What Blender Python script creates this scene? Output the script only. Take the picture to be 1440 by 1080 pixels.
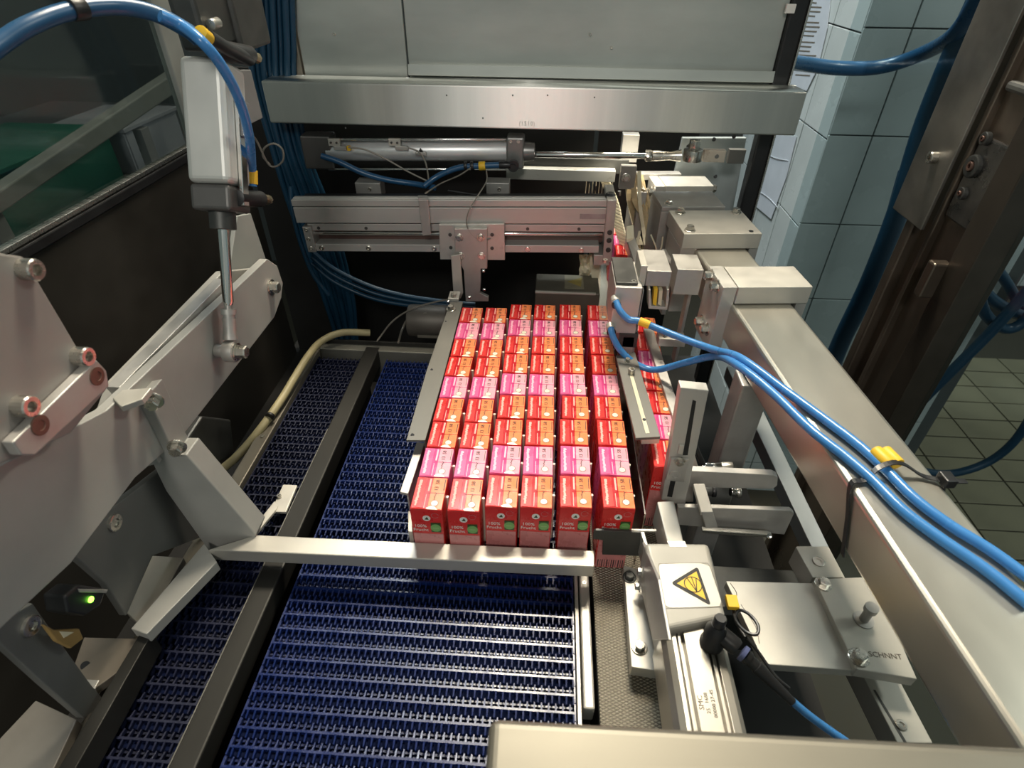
import bpy, bmesh, math, random
from mathutils import Vector, Matrix, Euler
random.seed(7)
for o in list(bpy.data.objects): bpy.data.objects.remove(o)
SC = bpy.context.scene; COL = SC.collection
V = Vector
# ------------------------------------------------------------------ camera
F, CX, CY = 810.0, 720.0, 540.0            # focal length and centre in pixels of the 1440x1080 frame
CAM = V((0, 0, .59))
def _n(v): return V(v).normalized()
_dn = _n((710-CX, 1590-CY, F)); _z = -_dn
_y = V((785-CX, -85-CY, F)); _y = (_y - _y.dot(_z)*_z).normalized(); _x = _y.cross(_z)
RW = Matrix((_x, _y, _z))                  # image axes (right, down, forward) to world
cd = bpy.data.cameras.new('camera'); co = bpy.data.objects.new('camera', cd); COL.objects.link(co)
cd.sensor_width = 36; cd.lens = F/1440*36; cd.clip_start = .01
r_ = RW @ V((1,0,0)); d_ = RW @ V((0,1,0)); f_ = RW @ V((0,0,1))
co.matrix_world = Matrix(((r_.x,-d_.x,-f_.x,CAM.x),(r_.y,-d_.y,-f_.y,CAM.y),(r_.z,-d_.z,-f_.z,CAM.z),(0,0,0,1)))
SC.camera = co
cd.dof.use_dof=True; cd.dof.focus_distance=.78; cd.dof.aperture_fstop=9
# ------------------------------------------------------------------ world and lamps
w = bpy.data.worlds.new('world'); SC.world = w; w.use_nodes = True
w.node_tree.nodes['Background'].inputs[0].default_value = (.75,.86,.82,1)
w.node_tree.nodes['Background'].inputs[1].default_value = .28
def area(name, loc, tgt, sx, sy, power, col):
    l = bpy.data.lights.new(name, 'AREA'); l.shape='RECTANGLE'; l.size=sx; l.size_y=sy; l.energy=power; l.color=col
    o = bpy.data.objects.new(name, l); COL.objects.link(o); o.location = loc
    o.rotation_euler = (V(tgt)-V(loc)).to_track_quat('-Z','Y').to_euler(); return o
k_=area('ceiling_lamp_over_machine', (.10,1.62,2.5), (.05,.42,.05), .75, .40, 15, (1,.90,.72)); k_.data.spread=math.radians(78)
area('fill_light_behind_viewer', (-.14,-1.5,1.9), (.1,.9,.3), .6, .3, 17, (1,.97,.90))  # added fill for the hood reflection and carton fronts, not a ceiling fixture
area('fill_light_over_aisle', (2.9,1.0,2.55), (1.7,1.6,-.9), .9, .3, 26, (1,.98,.88))  # unseen light added to brighten the floor tiles at the right
q_=area('fill_light_pillar', (-.45,2.3,2.55), (.62,1.55,.3), .8, .3, 9, (.88,.97,1)); q_.data.spread=math.radians(70)  # added light aimed at the pillar to brighten its left face
u_=area('infeed_fill_light', (.15,1.04,.340), (.14,1.12,.15), .10, .02, .16, (1,.92,.74)); u_.data.spread=math.radians(100)  # small fill added under the hood to brighten the far infeed
SC.view_settings.view_transform='Standard'; SC.view_settings.look='None'
SC.view_settings.exposure = 0.15; SC.view_settings.gamma = 1; SC.view_settings.use_curve_mapping = False
# ------------------------------------------------------------------ pixel directions to places on known planes
def ray(px,py): return RW @ V(((px-CX)/F,(py-CY)/F,1))
def PZ(px,py,z): d=ray(px,py); return CAM+d*((z-CAM.z)/d.z)
def PY(px,py,y): d=ray(px,py); return CAM+d*((y-CAM.y)/d.y)
def PX(px,py,x): d=ray(px,py); return CAM+d*((x-CAM.x)/d.x)
# ------------------------------------------------------------------ materials
MATS = {}
def mat(name, col, metal=0., rough=.5, var=.12, scale=30, stretch=(1,1,1), bump=.0, rvar=.1, spec=.5, emit=None, es=1, dirt=None, trans=0, alpha=1, coat=0):
    m = bpy.data.materials.new(name); m.use_nodes=True; nt=m.node_tree; b=nt.nodes['Principled BSDF']
    b.inputs['Metallic'].default_value=metal; b.inputs['Roughness'].default_value=rough
    b.inputs['Specular IOR Level'].default_value=spec; b.inputs['Coat Weight'].default_value=coat
    b.inputs['Base Color'].default_value=(*col,1)
    if trans: b.inputs['Transmission Weight'].default_value=trans
    if alpha<1: b.inputs['Alpha'].default_value=alpha
    if emit: b.inputs['Emission Color'].default_value=(*emit,1); b.inputs['Emission Strength'].default_value=es
    if var>0 or bump>0:
        tc=nt.nodes.new('ShaderNodeTexCoord'); mp=nt.nodes.new('ShaderNodeMapping'); mp.inputs['Scale'].default_value=stretch
        nz=nt.nodes.new('ShaderNodeTexNoise'); nz.inputs['Scale'].default_value=scale; nz.inputs['Detail'].default_value=5; nz.inputs['Roughness'].default_value=.6
        nt.links.new(tc.outputs['Object'],mp.inputs[0]); nt.links.new(mp.outputs[0],nz.inputs[0])
        rp=nt.nodes.new('ShaderNodeValToRGB'); rp.color_ramp.elements[0].position=.3; rp.color_ramp.elements[1].position=.7
        lo=tuple(max(0,c*(1-var)) for c in col) if not dirt else dirt; hi=tuple(min(1,c*(1+var)) for c in col)
        rp.color_ramp.elements[0].color=(*lo,1); rp.color_ramp.elements[1].color=(*hi,1)
        if dirt: rp.color_ramp.elements[0].position=.22; rp.color_ramp.elements[1].position=.42
        nt.links.new(nz.outputs[0],rp.inputs[0]); nt.links.new(rp.outputs[0],b.inputs['Base Color'])
        if rvar>0:
            mr=nt.nodes.new('ShaderNodeMapRange'); mr.inputs['From Min'].default_value=.3; mr.inputs['From Max'].default_value=.7
            mr.inputs['To Min'].default_value=max(.03,rough-rvar); mr.inputs['To Max'].default_value=min(1,rough+rvar)
            nt.links.new(nz.outputs[0],mr.inputs[0]); nt.links.new(mr.outputs[0],b.inputs['Roughness'])
        if bump>0:
            bp=nt.nodes.new('ShaderNodeBump'); bp.inputs['Strength'].default_value=bump; bp.inputs['Distance'].default_value=.001
            nt.links.new(nz.outputs[0],bp.inputs['Height']); nt.links.new(bp.outputs[0],b.inputs['Normal'])
    MATS[name]=m; return m
ALU  = mat('aluminium_matte',(.54,.52,.48),.55,.46,.08,35,bump=.08,dirt=(.42,.39,.35))
ALUD = mat('aluminium_dull',(.52,.50,.47),.7,.5,.12,28,bump=.1)
ALUW = mat('aluminium_pale',(.60,.57,.51),.45,.48,.05,30,bump=.05)
STEEL= mat('steel_brushed',(.60,.59,.55),.95,.30,.10,14,(1,30,30),bump=.08,rvar=.08)
HOOD = mat('hood_steel',(.86,.85,.80),1.,.47,.10,5,(3.2,.2,.15),bump=.01,rvar=.05)
def brushed(m,amt):
    nt=m.node_tree; b=nt.nodes['Principled BSDF']; b.inputs['Anisotropic'].default_value=amt; t=nt.nodes.new('ShaderNodeTangent'); t.direction_type='RADIAL'; t.axis='Z'; nt.links.new(t.outputs[0],b.inputs['Tangent']); b.inputs['Anisotropic Rotation'].default_value=.25
brushed(HOOD,.92)
PANEL= mat('panel_steel',(.54,.555,.515),.75,.42,.14,3,(1,1,3),bump=.02,rvar=.06)
STRIP= mat('steel_strip',(.17,.165,.15),.6,.55,.15,25,(1,.3,1),bump=.08)
DARK = mat('dark_steel',(.10,.10,.095),.7,.5,.25,20,bump=.1)
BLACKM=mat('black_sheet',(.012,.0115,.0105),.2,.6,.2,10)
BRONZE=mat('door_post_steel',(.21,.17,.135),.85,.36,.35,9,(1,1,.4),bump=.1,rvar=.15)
CHROME=mat('chrome',(.78,.77,.74),1.,.13,0)
BOLT = mat('bolt_steel',(.62,.59,.53),.95,.28,.15,60)
BLK  = mat('black_plastic',(.016,.016,.017),0,.38,.1,60)
GREYP= mat('grey_plastic',(.20,.20,.20),0,.5,.1,40)
BELT = mat('belt_blue',(.006,.018,.100),0,.30,.14,60,bump=.04,spec=.6)
BELTU= mat('belt_underlay',(.004,.008,.032),0,.9,.1,40,spec=.1)
LANE = mat('lane_belt_beige',(.40,.36,.28),.3,.42,.16,30,bump=.1)
HOSE = mat('hose_blue',(.055,.235,.56),0,.28,.06,20,spec=.6)
HOSED= mat('hose_dark_blue',(.007,.045,.090),0,.4,.1,20)
HOSEM= mat('hose_mid_blue',(.018,.085,.19),0,.3,.06,20,spec=.6)
CABLE= mat('cable_grey',(.22,.20,.17),0,.5,.1,30)
YCABLE=mat('cable_cream',(.42,.36,.20),0,.5,.2,20)
YEL  = mat('tag_yellow',(.86,.52,.03),0,.5,.08,60)
TILEW= mat('wall_tile',(.56,.62,.62),0,.28,.10,4,bump=.02)
GROUT= mat('grout',(.09,.10,.10),0,.9,.1,40)
FTILE= mat('floor_tile',(.235,.215,.135),0,.42,.16,6,bump=.05)
FGROUT=mat('floor_grout',(.055,.05,.035),0,.9,.1,40)
PAPER= mat('paper_sheet',(.55,.60,.66),0,.6,.05,20)
INK  = mat('ink_black',(.02,.018,.015),0,.6,0)
INKG = mat('ink_grey',(.16,.14,.11),0,.6,0)
CREAM= mat('chain_cream',(.72,.64,.46),0,.45,.08,40)
CARD = mat('crumpled_wrap',(.45,.34,.19),0,.7,.3,30,bump=.3)
GREEN= mat('crate_green',(.012,.10,.07),0,.5,.15,8)
LED  = mat('led_green',(.2,.9,.1),0,.4,0,emit=(.25,1,.05),es=6)
STICK= mat('label_film',(.52,.50,.45),.3,.4,.03,30)
WHITE= mat('white_print',(.86,.82,.76),0,.5,0)
RUST = mat('copper_screw',(.20,.12,.095),.7,.45,.3,60)
RED  = mat('carton_red',(.66,.028,.024),0,.30,.07,60,spec=.4,coat=.05)
REDD = mat('carton_deep_red',(.52,.010,.018),0,.24,.07,60,spec=.4,coat=.05)
ORNG = mat('carton_orange',(.90,.26,.095),0,.26,.05,60,spec=.4,coat=.05)
ROSE = mat('carton_rose_band',(.60,.22,.21),0,.3,.08,60,coat=.2)
PINK = mat('carton_pink',(.76,.115,.30),0,.30,.06,60,spec=.4,coat=.05)
PINKD= mat('carton_deep_pink',(.68,.065,.24),0,.24,.06,60,spec=.4,coat=.05)
PINKL= mat('carton_light_pink',(.90,.40,.47),0,.26,.05,60,spec=.4,coat=.05)
PRED = mat('brand_print_on_red',(.92,.42,.36),0,.4,0)
PPNK = mat('brand_print_on_pink',(.96,.50,.62),0,.4,0)
OVAL = mat('print_green',(.20,.42,.12),0,.4,0)
OVALD= mat('print_dark_green',(.03,.07,.015),0,.4,0)
STRAW= mat('straw_film',(.86,.80,.64),0,.25,0,spec=.7)
def glassmat(name, tint, gl, rough=.08):
    m=bpy.data.materials.new(name); m.use_nodes=True; nt=m.node_tree; nt.nodes.clear()
    o=nt.nodes.new('ShaderNodeOutputMaterial'); mx=nt.nodes.new('ShaderNodeMixShader'); t=nt.nodes.new('ShaderNodeBsdfTransparent'); g=nt.nodes.new('ShaderNodeBsdfGlossy')
    t.inputs[0].default_value=(*tint,1); g.inputs['Roughness'].default_value=rough; g.inputs[0].default_value=(.8,.85,.85,1); mx.inputs[0].default_value=gl
    nt.links.new(t.outputs[0],mx.inputs[1]); nt.links.new(g.outputs[0],mx.inputs[2]); nt.links.new(mx.outputs[0],o.inputs[0]); return m
PERSPEX = glassmat('perspex_pane',(.84,.89,.90),.05)
PERSPD  = glassmat('perspex_smoked',(.70,.74,.73),.08)
# ------------------------------------------------------------------ building blocks
WO = {}      # world position of each object's local origin
def thing(name, label, cat, loc, group=None):
    o=bpy.data.objects.new(name,None); COL.objects.link(o); o.location=loc; o.empty_display_size=.02
    o['label']=label; o['category']=cat
    if group: o['group']=group
    WO[o]=V(loc); return o
def tag(o,label,cat,group=None):
    o['label']=label; o['category']=cat
    if group: o['group']=group
    return o
def struct(o): o['kind']='structure'; return o
def link(name, me, parent=None, loc=None):
    o=bpy.data.objects.new(name,me); COL.objects.link(o)
    if parent is not None: o.parent=parent; WO[o]=WO[parent]
    else: o.location=loc; WO[o]=V(loc)
    return o
def finish(name, bm, m, parent=None, smooth=False, bev=0, seg=2, origin=None):
    """bm holds world coordinates; becomes one mesh object, child of parent or top level."""
    bmesh.ops.remove_doubles(bm, verts=bm.verts, dist=1e-6)
    bmesh.ops.recalc_face_normals(bm, faces=bm.faces)
    if bev>0:
        es=[e for e in bm.edges if len(e.link_faces)==2 and e.calc_face_angle(0)>.6]
        if es:
            try: bmesh.ops.bevel(bm, geom=es, offset=bev, offset_type='OFFSET', segments=seg, profile=.5, affect='EDGES', clamp_overlap=True)
            except Exception: pass
    if parent is not None: org=WO[parent]
    elif origin is not None: org=V(origin)
    else:
        vs=[v.co for v in bm.verts]; org=sum(vs,V())/len(vs); org=V((org.x,org.y,min(v.z for v in vs)))
    bmesh.ops.translate(bm, verts=bm.verts, vec=-org)
    me=bpy.data.meshes.new(name); bm.to_mesh(me); bm.free()
    for mm in (m if isinstance(m,(list,tuple)) else [m]): me.materials.append(mm)
    if smooth:
        for p in me.polygons: p.use_smooth=True
        try: me.set_sharp_from_angle(angle=.7)
        except Exception: pass
    return link(name, me, parent, org)
def b_prism(bm, pts, vec):
    a=[bm.verts.new(p) for p in pts]; b=[bm.verts.new(V(p)+V(vec)) for p in pts]; n=len(a)
    bm.faces.new(a); bm.faces.new(list(reversed(b)))
    for i in range(n): bm.faces.new((a[i],b[i],b[(i+1)%n],a[(i+1)%n]))
def b_box(bm, lo, hi, M=None):
    x0,y0,z0=lo; x1,y1,z1=hi
    v=[V(p) for p in ((x0,y0,z0),(x1,y0,z0),(x1,y1,z0),(x0,y1,z0),(x0,y0,z1),(x1,y0,z1),(x1,y1,z1),(x0,y1,z1))]
    if M: v=[M@p for p in v]
    v=[bm.verts.new(p) for p in v]
    for f in ((0,3,2,1),(4,5,6,7),(0,1,5,4),(1,2,6,5),(2,3,7,6),(3,0,4,7)): bm.faces.new([v[i] for i in f])
def frame_of(ax):
    ax=V(ax).normalized(); t=V((0,0,1)) if abs(ax.z)<.9 else V((1,0,0)); u=ax.cross(t).normalized(); return ax,u,ax.cross(u)
def b_lathe(bm, p0, ax, prof, seg=20):
    ax,u,v=frame_of(ax); rings=[]
    for t,r in prof:
        c=V(p0)+ax*t; rings.append([bm.verts.new(c+(u*math.cos(2*math.pi*i/seg)+v*math.sin(2*math.pi*i/seg))*max(r,1e-5)) for i in range(seg)])
    for a,b in zip(rings,rings[1:]):
        for i in range(seg): bm.faces.new((a[i],a[(i+1)%seg],b[(i+1)%seg],b[i]))
    bm.faces.new(list(reversed(rings[0]))); bm.faces.new(rings[-1])
def b_cyl(bm,p0,p1,r,seg=20,r2=None):
    d=V(p1)-V(p0); b_lathe(bm,p0,d,[(0,r),(d.length,r if r2 is None else r2)],seg)
def spline(pts, n=8):
    pts=[V(p) for p in pts]; P=[pts[0]*2-pts[1]]+pts+[pts[-1]*2-pts[-2]]; out=[]
    for i in range(1,len(P)-2):
        a,b,c,d=P[i-1:i+3]
        for k in range(n):
            t=k/n; out.append(.5*((2*b)+(c-a)*t+(2*a-5*b+4*c-d)*t*t+(3*b-a-3*c+d)*t**3))
    out.append(pts[-1]); return out
def b_tube(bm, pts, r, seg=10, n=8, sm=True):
    P=spline(pts,n) if sm else [V(p) for p in pts]
    t0=(P[1]-P[0]).normalized(); _,u,_v=frame_of(t0); rings=[]
    for i,p in enumerate(P):
        t=(P[min(i+1,len(P)-1)]-P[max(i-1,0)]).normalized(); u=(u-t*u.dot(t)).normalized(); v=t.cross(u)
        rings.append([bm.verts.new(p+(u*math.cos(2*math.pi*k/seg)+v*math.sin(2*math.pi*k/seg))*r) for k in range(seg)])
    for a,b in zip(rings,rings[1:]):
        for i in range(seg): bm.faces.new((a[i],a[(i+1)%seg],b[(i+1)%seg],b[i]))
    bm.faces.new(list(reversed(rings[0]))); bm.faces.new(rings[-1])
def prism(name, pts, vec, m, parent=None, bev=.0008):
    bm=bmesh.new(); b_prism(bm,pts,vec); return finish(name,bm,m,parent,bev=bev)
def box(name, lo, hi, m, parent=None, bev=.0008, M=None):
    bm=bmesh.new(); b_box(bm,lo,hi,M); return finish(name,bm,m,parent,bev=bev)
def cyl(name,p0,p1,r,m,parent=None,seg=24,bev=.0005,r2=None):
    bm=bmesh.new(); b_cyl(bm,p0,p1,r,seg,r2); return finish(name,bm,m,parent,smooth=True,bev=bev)
def lathe(name,p0,ax,prof,m,parent=None,seg=24):
    bm=bmesh.new(); b_lathe(bm,p0,ax,prof,seg); return finish(name,bm,m,parent,smooth=True)
def tube(name,pts,r,m,parent=None,seg=10,n=8,sm=True):
    bm=bmesh.new(); b_tube(bm,pts,r,seg,n,sm); return finish(name,bm,m,parent,smooth=True)
def bolt(parent,pos,nrm,r,kind='hex',m=None,h=None,washer=True):
    """bolt head on a surface: washer + hexagon head, or socket cap with its recess."""
    m=m or BOLT; h=h or r*.95; nrm,u,v=frame_of(nrm); pos=V(pos); bm=bmesh.new()
    z=0
    if washer and kind=='hex': b_lathe(bm,pos-nrm*.0003,nrm,[(0,r*1.45),(r*.25,r*1.45),(r*.3,r*1.35)],20); z=r*.28
    if kind=='hex': b_lathe(bm,pos+nrm*z,nrm,[(0,r),(h*.85,r),(h,r*.86)],6)
    else:
        b_lathe(bm,pos-nrm*.0003,nrm,[(0,r),(h*.9,r),(h,r*.9),(h,r*.52),(h*.45,r*.5)],18)
    return finish('bolt',bm,m,parent,bev=0)
def plate(name, pxs, plane, val, thick, m, parent=None, bev=.001):
    """polygon given by picture directions on a plane, extruded away from it by thick along that axis."""
    fn={'x':PX,'y':PY,'z':PZ}[plane]; pts=[fn(a,b,val) for a,b in pxs]
    vec={'x':V((thick,0,0)),'y':V((0,thick,0)),'z':V((0,0,thick))}[plane]
    return prism(name,pts,vec,m,parent,bev)
def text(name, s, size, org, ux, uy, m, parent, depth=.00012, align='CENTER'):
    cu=bpy.data.curves.new('t','FONT'); cu.body=s; cu.size=size; cu.align_x=align; cu.align_y='CENTER'; cu.extrude=depth; cu.resolution_u=2
    to=bpy.data.objects.new('t',cu); COL.objects.link(to); dg=bpy.context.evaluated_depsgraph_get(); dg.update()
    me=bpy.data.meshes.new_from_object(to.evaluated_get(dg)); bpy.data.objects.remove(to); bpy.data.curves.remove(cu)
    ux=V(ux).normalized(); uy=V(uy); uy=(uy-ux*uy.dot(ux)).normalized(); uz=ux.cross(uy); org=V(org)-WO[parent]
    M=Matrix(((ux.x,uy.x,uz.x,org.x),(ux.y,uy.y,uz.y,org.y),(ux.z,uy.z,uz.z,org.z),(0,0,0,1)))
    me.transform(M); me.materials.clear(); me.materials.append(m); return link(name,me,parent)
def copy_tree(o, parent=None):
    c=o.copy(); COL.objects.link(c); c.parent=parent
    for ch in o.children: copy_tree(ch,c)
    return c
ORD=['first','second','third','fourth','fifth','sixth','seventh','eighth','ninth','tenth','eleventh']
# ================================================================== the room and the machine shell
FZ=-.9
fl=box('floor',(-3,-2.5,FZ-.05),(3.4,3.2,FZ-.004),FGROUT,bev=0); struct(fl)
TS=.112; me=None
for i in range(8):
    for j in range(11):
        x=1.0+i*.215; y=1.05+j*TS
        if me is None:
            t=box('floor_tile',(x+.003,y+.003,FZ-.004),(x+.212,y+TS-.003,FZ),FTILE,fl,bev=.0015); me=t.data; bx,by=x,y
        else:
            t=link('floor_tile',me,fl); t.location=(x-bx,y-by,random.uniform(-.0008,.0008))
def tiled(name, lo, hi, axis, out, tw, th, z1, off=0, first=0):
    """wall body with separate tiles on the face given by axis/out."""
    wl=struct(box(name,lo,hi,GROUT,bev=0)); me=None
    a0,a1=(lo[1],hi[1]) if axis=='x' else (lo[0],hi[0]); f=(lo[0] if out<0 else hi[0]) if axis=='x' else (lo[1] if out<0 else hi[1])
    return wl,a0,a1,f
PXC,PYC=.622,1.40         # corner of the tiled pillar
pil=struct(box('wall_right',(PXC+.006,PYC+.006,FZ),(1.215,2.0,2.6),GROUT,bev=0))
zj=.455                    # a horizontal joint
fw,lw,th=.1525,.15,.205
meF=meL=None
for r in range(-7,4):
    z0=zj+r*th
    for c in range(4):
        x0=PXC+.096+(c-1)*fw; x1=x0+fw
        if c==0:
            box('tile',(PXC+.001,PYC,z0+.0015),(x1-.0015,PYC+.0058,z0+th-.0015),TILEW,pil,bev=.001); continue
        if meF is None: t=box('tile',(x0+.0015,PYC,z0+.0015),(x1-.0015,PYC+.0058,z0+th-.0015),TILEW,pil,bev=.001); meF=t.data; b0=(x0,z0)
        else: t=link('tile',meF,pil); t.location=(x0-b0[0],random.uniform(-.0006,.0006),z0-b0[1])
    for c in range(4):
        y0=PYC+.002+c*lw
        if meL is None: t=box('tile',(PXC,y0+.0015,z0+.0015-.01),(PXC+.0058,y0+lw-.0015,z0+th-.0115),TILEW,pil,bev=.001); meL=t.data; b1=(y0,z0)
        else: t=link('tile',meL,pil); t.location=(random.uniform(-.0006,.0006),y0-b1[0],z0-b1[1])
wb=struct(box('wall_back',(-3,3.0,FZ),(3.4,3.1,2.6),GROUT,bev=0)); mt=None
for i in range(7):
    for r in range(8):
        x=1.1+i*.3; z=FZ+.01+r*.3
        if mt is None: t=box('tile',(x+.002,2.994,z+.002),(x+.298,3.0,z+.298),TILEW,wb,bev=.001); mt=t.data; bb=(x,z)
        else: t=link('tile',mt,wb); t.location=(x-bb[0],random.uniform(-.001,.001),z-bb[1])
struct(box('ceiling',(-3,-2.5,2.75),(3.4,3.2,2.8),mat('ceiling_paint',(.35,.36,.34),0,.8,.03),bev=0))
# sheets taped to the pillar
def sheet(pxs,label,nm):
    t=thing(nm,label,'paper',PX(*pxs[-1],PXC-.003)); prism('sheet',[PX(a,b,PXC-.003) for a,b in pxs],(.0012,0,0),PAPER,t,bev=0); return t
s1=sheet([(1128,-20),(1170,-20),(1163,40),(1150,95),(1134,128),(1112,118)],'pale printed sheet of small text taped to the tiled pillar above the hood','notice_sheet')
for k in range(16):
    y0=4+k*6.2+(k//4)*3; L=random.uniform(16,26); xa=1131-y0*.12
    a,b=PX(xa,y0,PXC-.0034),PX(xa+L,y0+1.2,PXC-.0034)
    prism('text_line',[a,b,b+V((0,0,.0028)),a+V((0,0,.0028))],(.0003,0,0),INKG,s1,bev=0)
s2=sheet([(1075,188),(1120,192),(1106,248),(1084,308),(1046,276),(1060,230)],'wrinkled pale plastic sheet stuck low on the tiled pillar','plastic_sheet')
tube('crease',[PX(1072,214,PXC-.0035),PX(1090,222,PXC-.0045),PX(1108,226,PXC-.0035)],.0008,PAPER,s2,seg=6)
tube('crease',[PX(1060,266,PXC-.0035),PX(1078,276,PXC-.0045),PX(1094,292,PXC-.0035)],.0008,PAPER,s2,seg=6)
# rear stainless panel, in two sheets meeting at a crease, with a turned-up lip
PYN=1.06; ZT=.85
wbk=struct(thing('wall_rear_panel','tall dull stainless rear panel of the machine','panel',(0,PYN,.36)))
a=PY(575,110,PYN).x; l=PY(430,110,PYN).x; r=PY(1085,110,PYN).x
box('panel_sheet',(l,PYN,.36),(a-.0012,PYN+.006,ZT),PANEL,wbk,bev=.001)
box('panel_sheet',(a+.0012,PYN+.003,.36),(r,PYN+.009,ZT),PANEL,wbk,bev=.001)
prism('panel_lip',[V((a+.002,PYN+.003,.408)),V((r,PYN+.003,.408)),V((r,PYN-.012,.412)),V((a+.002,PYN-.012,.412))],(0,.002,.016),PANEL,wbk,bev=.0006)
for k in range(3): bolt(wbk,PY(1190-60*k*6,48,PYN) if k else PY(860,67,PYN),(0,-1,0),.0022,'socket')
del wbk['category']
# side edge of that panel and black gasket post
struct(box('trim_1',(l-.028,PYN-.004,.36),(l-.002,PYN+.01,ZT),mat('edge_trim',(.24,.21,.17),.7,.45,.2,10),bev=.002))
gp=thing('gasket_post','black gasket strip standing at the edge of the rear panel','post',(r+.01,PYN,-.2))
bm=bmesh.new(); b_box(bm,(r+.001,PYN-.006,-.2),(r+.026,PYN+.02,ZT)); finish('strip',bm,BLK,gp,bev=.003)
box('edge_bead',(r+.026,PYN-.008,-.2),(r+.029,PYN+.0,ZT),STEEL,gp,bev=.0006)
q=PY(1111,12,PYN-.006); box('clip',q-V((.007,.004,.006)),q+V((.007,.002,.006)),WHITE,gp)
# dark backplate behind the cylinders, black sheet for the dark void below, inner left sheet
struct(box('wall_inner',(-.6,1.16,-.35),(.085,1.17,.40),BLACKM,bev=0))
bp=thing('rear_mounting_plate','pale grey drilled mounting plate under the right end of the hood','plate',(.30,1.12,.12))
plate('plate',[(960,194),(1050,194),(1030,300),(1010,345),(925,345)],'y',1.128,.01,mat('painted_grey',(.40,.44,.44),.3,.5,.08,20),bp)
for a,b in ((1004,196),(1032,192),(1006,248),(968,205)): cyl('hole',PY(a,b,1.1278),PY(a,b,1.1272),.0035,BLK,bp,bev=0)
box('side_block',PY(872,228,1.10),PY(900,190,1.10)+V((0,.02,0)),ALUD,bp)
struct(box('dark_void_sheet',(-.62,.0,-.25),(.40,1.2,-.225),BLACKM,bev=0))  # black sheet added so the space below reads as deep shade
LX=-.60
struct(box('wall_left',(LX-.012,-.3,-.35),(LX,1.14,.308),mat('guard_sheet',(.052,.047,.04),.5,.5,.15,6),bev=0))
g=thing('window_1','smoked guard window on the dark side of the machine','window',(LX,.6,.31)); struct(g); del g['category']
box('pane',(LX-.008,-.3,.314),(LX-.004,.985,.95),PERSPD,g,bev=0)
box('lower_edge',(LX-.010,-.3,.308),(LX+.002,.985,.314),STEEL,g,bev=.0008)
box('seal',(LX-.012,-.3,.292),(LX+.003,.985,.306),BLK,g,bev=.002)
box('window_post',(LX-.012,.985,.10),(LX+.004,1.03,.95),mat('post_dark_grey',(.26,.27,.25),.2,.5,.15,10),g,bev=.002)
# what stands outside that window
tb=thing('outside_bench','grey metal bench outside the smoked guard window','bench',(-1.25,1.2,FZ))
box('bench_top',(-1.75,.3,.10),(-.85,2.1,.13),GREYP,tb)
for sx in (-1.7,-.92):
    for sy in (.35,2.0): box('leg',(sx,sy,FZ),(sx+.04,sy+.04,.10),GREYP,tb)
def crate(nm,label,c,sz,m,cat):
    t=thing(nm,label,cat,(c[0],c[1],c[2])); x,y,z=c; a,b,h=sz
    box('bottom',(x-a,y-b,z),(x+a,y+b,z+.008),m,t)
    for s in (-1,1):
        box('side',(x+s*a-.004,y-b,z+.006),(x+s*a+.004,y+b,z+h),m,t); box('side',(x-a,y+s*b-.004,z+.006),(x+a,y+s*b+.004,z+h),m,t)
    bm=bmesh.new(); b_box(bm,(x-a-.008,y-b-.008,z+h-.004),(x+a+.008,y+b+.008,z+h+.006)); finish('rim',bm,m,t,bev=.002); return t
crate('green_crate','dark green crate standing outside the smoked window',(-1.10,1.10,.131),(.11,.20,.12),GREEN,'crate')
crate('pale_crate','pale grey box with a white lid outside the smoked window',(-1.08,1.47,.131),(.09,.11,.10),mat('crate_pale',(.34,.35,.38),0,.5,.08,10),'crate')
tg=thing('outside_rail','grey rail seen slanting behind the smoked window','rail',(-.9,1.0,.1))
prism('rail',[PX(-80,322,-.9),PX(-80,358,-.9),PX(252,128,-.9),PX(252,98,-.9)],(-.03,0,0),mat('rail_grey',(.20,.21,.195),0,.5,.08,8),tg,bev=.003)
for yy in (.85,1.3): box('rail_post',(-.925,yy,.13),(-.905,yy+.03,.25),GREYP,tg)
# stainless hood beam under the panel
hb=thing('hood_beam','long shiny brushed stainless hood beam across the rear of the machine','hood',(0,1.0,.345))
HX0,HX1=PY(375,150,1.0).x,PY(1130,150,1.0).x
bm=bmesh.new(); b_box(bm,(HX0,1.0,.3445),(HX1,1.058,.408)); finish('beam',bm,HOOD,hb,bev=.0025,seg=3)
text('engraving','(1510)',.010,PY(741,174,.9995),(1,0,0),(0,0,1),WHITE,hb)
for px,py in ((628,134),(721,134),(836,137),(486,180),(679,166),(770,134)): cyl('rivet',PY(px,py,1.0002),PY(px,py,.9994),.0012,DARK,hb,seg=10,bev=0)
# near stainless frame member, close to the lens
nf=thing('near_frame_bar','blurred bright stainless frame bar lying across the near corner','beam',(.2,.1,.0))
x0=PZ(693,1012,.25).x
bm=bmesh.new(); b_box(bm,(x0,.02,.19),(.62,.1395,.25),Matrix.Rotation(math.radians(.9),4,'Z')); finish('bar',bm,mat('near_steel',(.27,.25,.205),.75,.5,.12,8,(.3,1,1)),nf,bev=.006,seg=4)
box('weld_plate',(.30,.06,.17),(.34,.12,.191),STEEL,nf)
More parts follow.
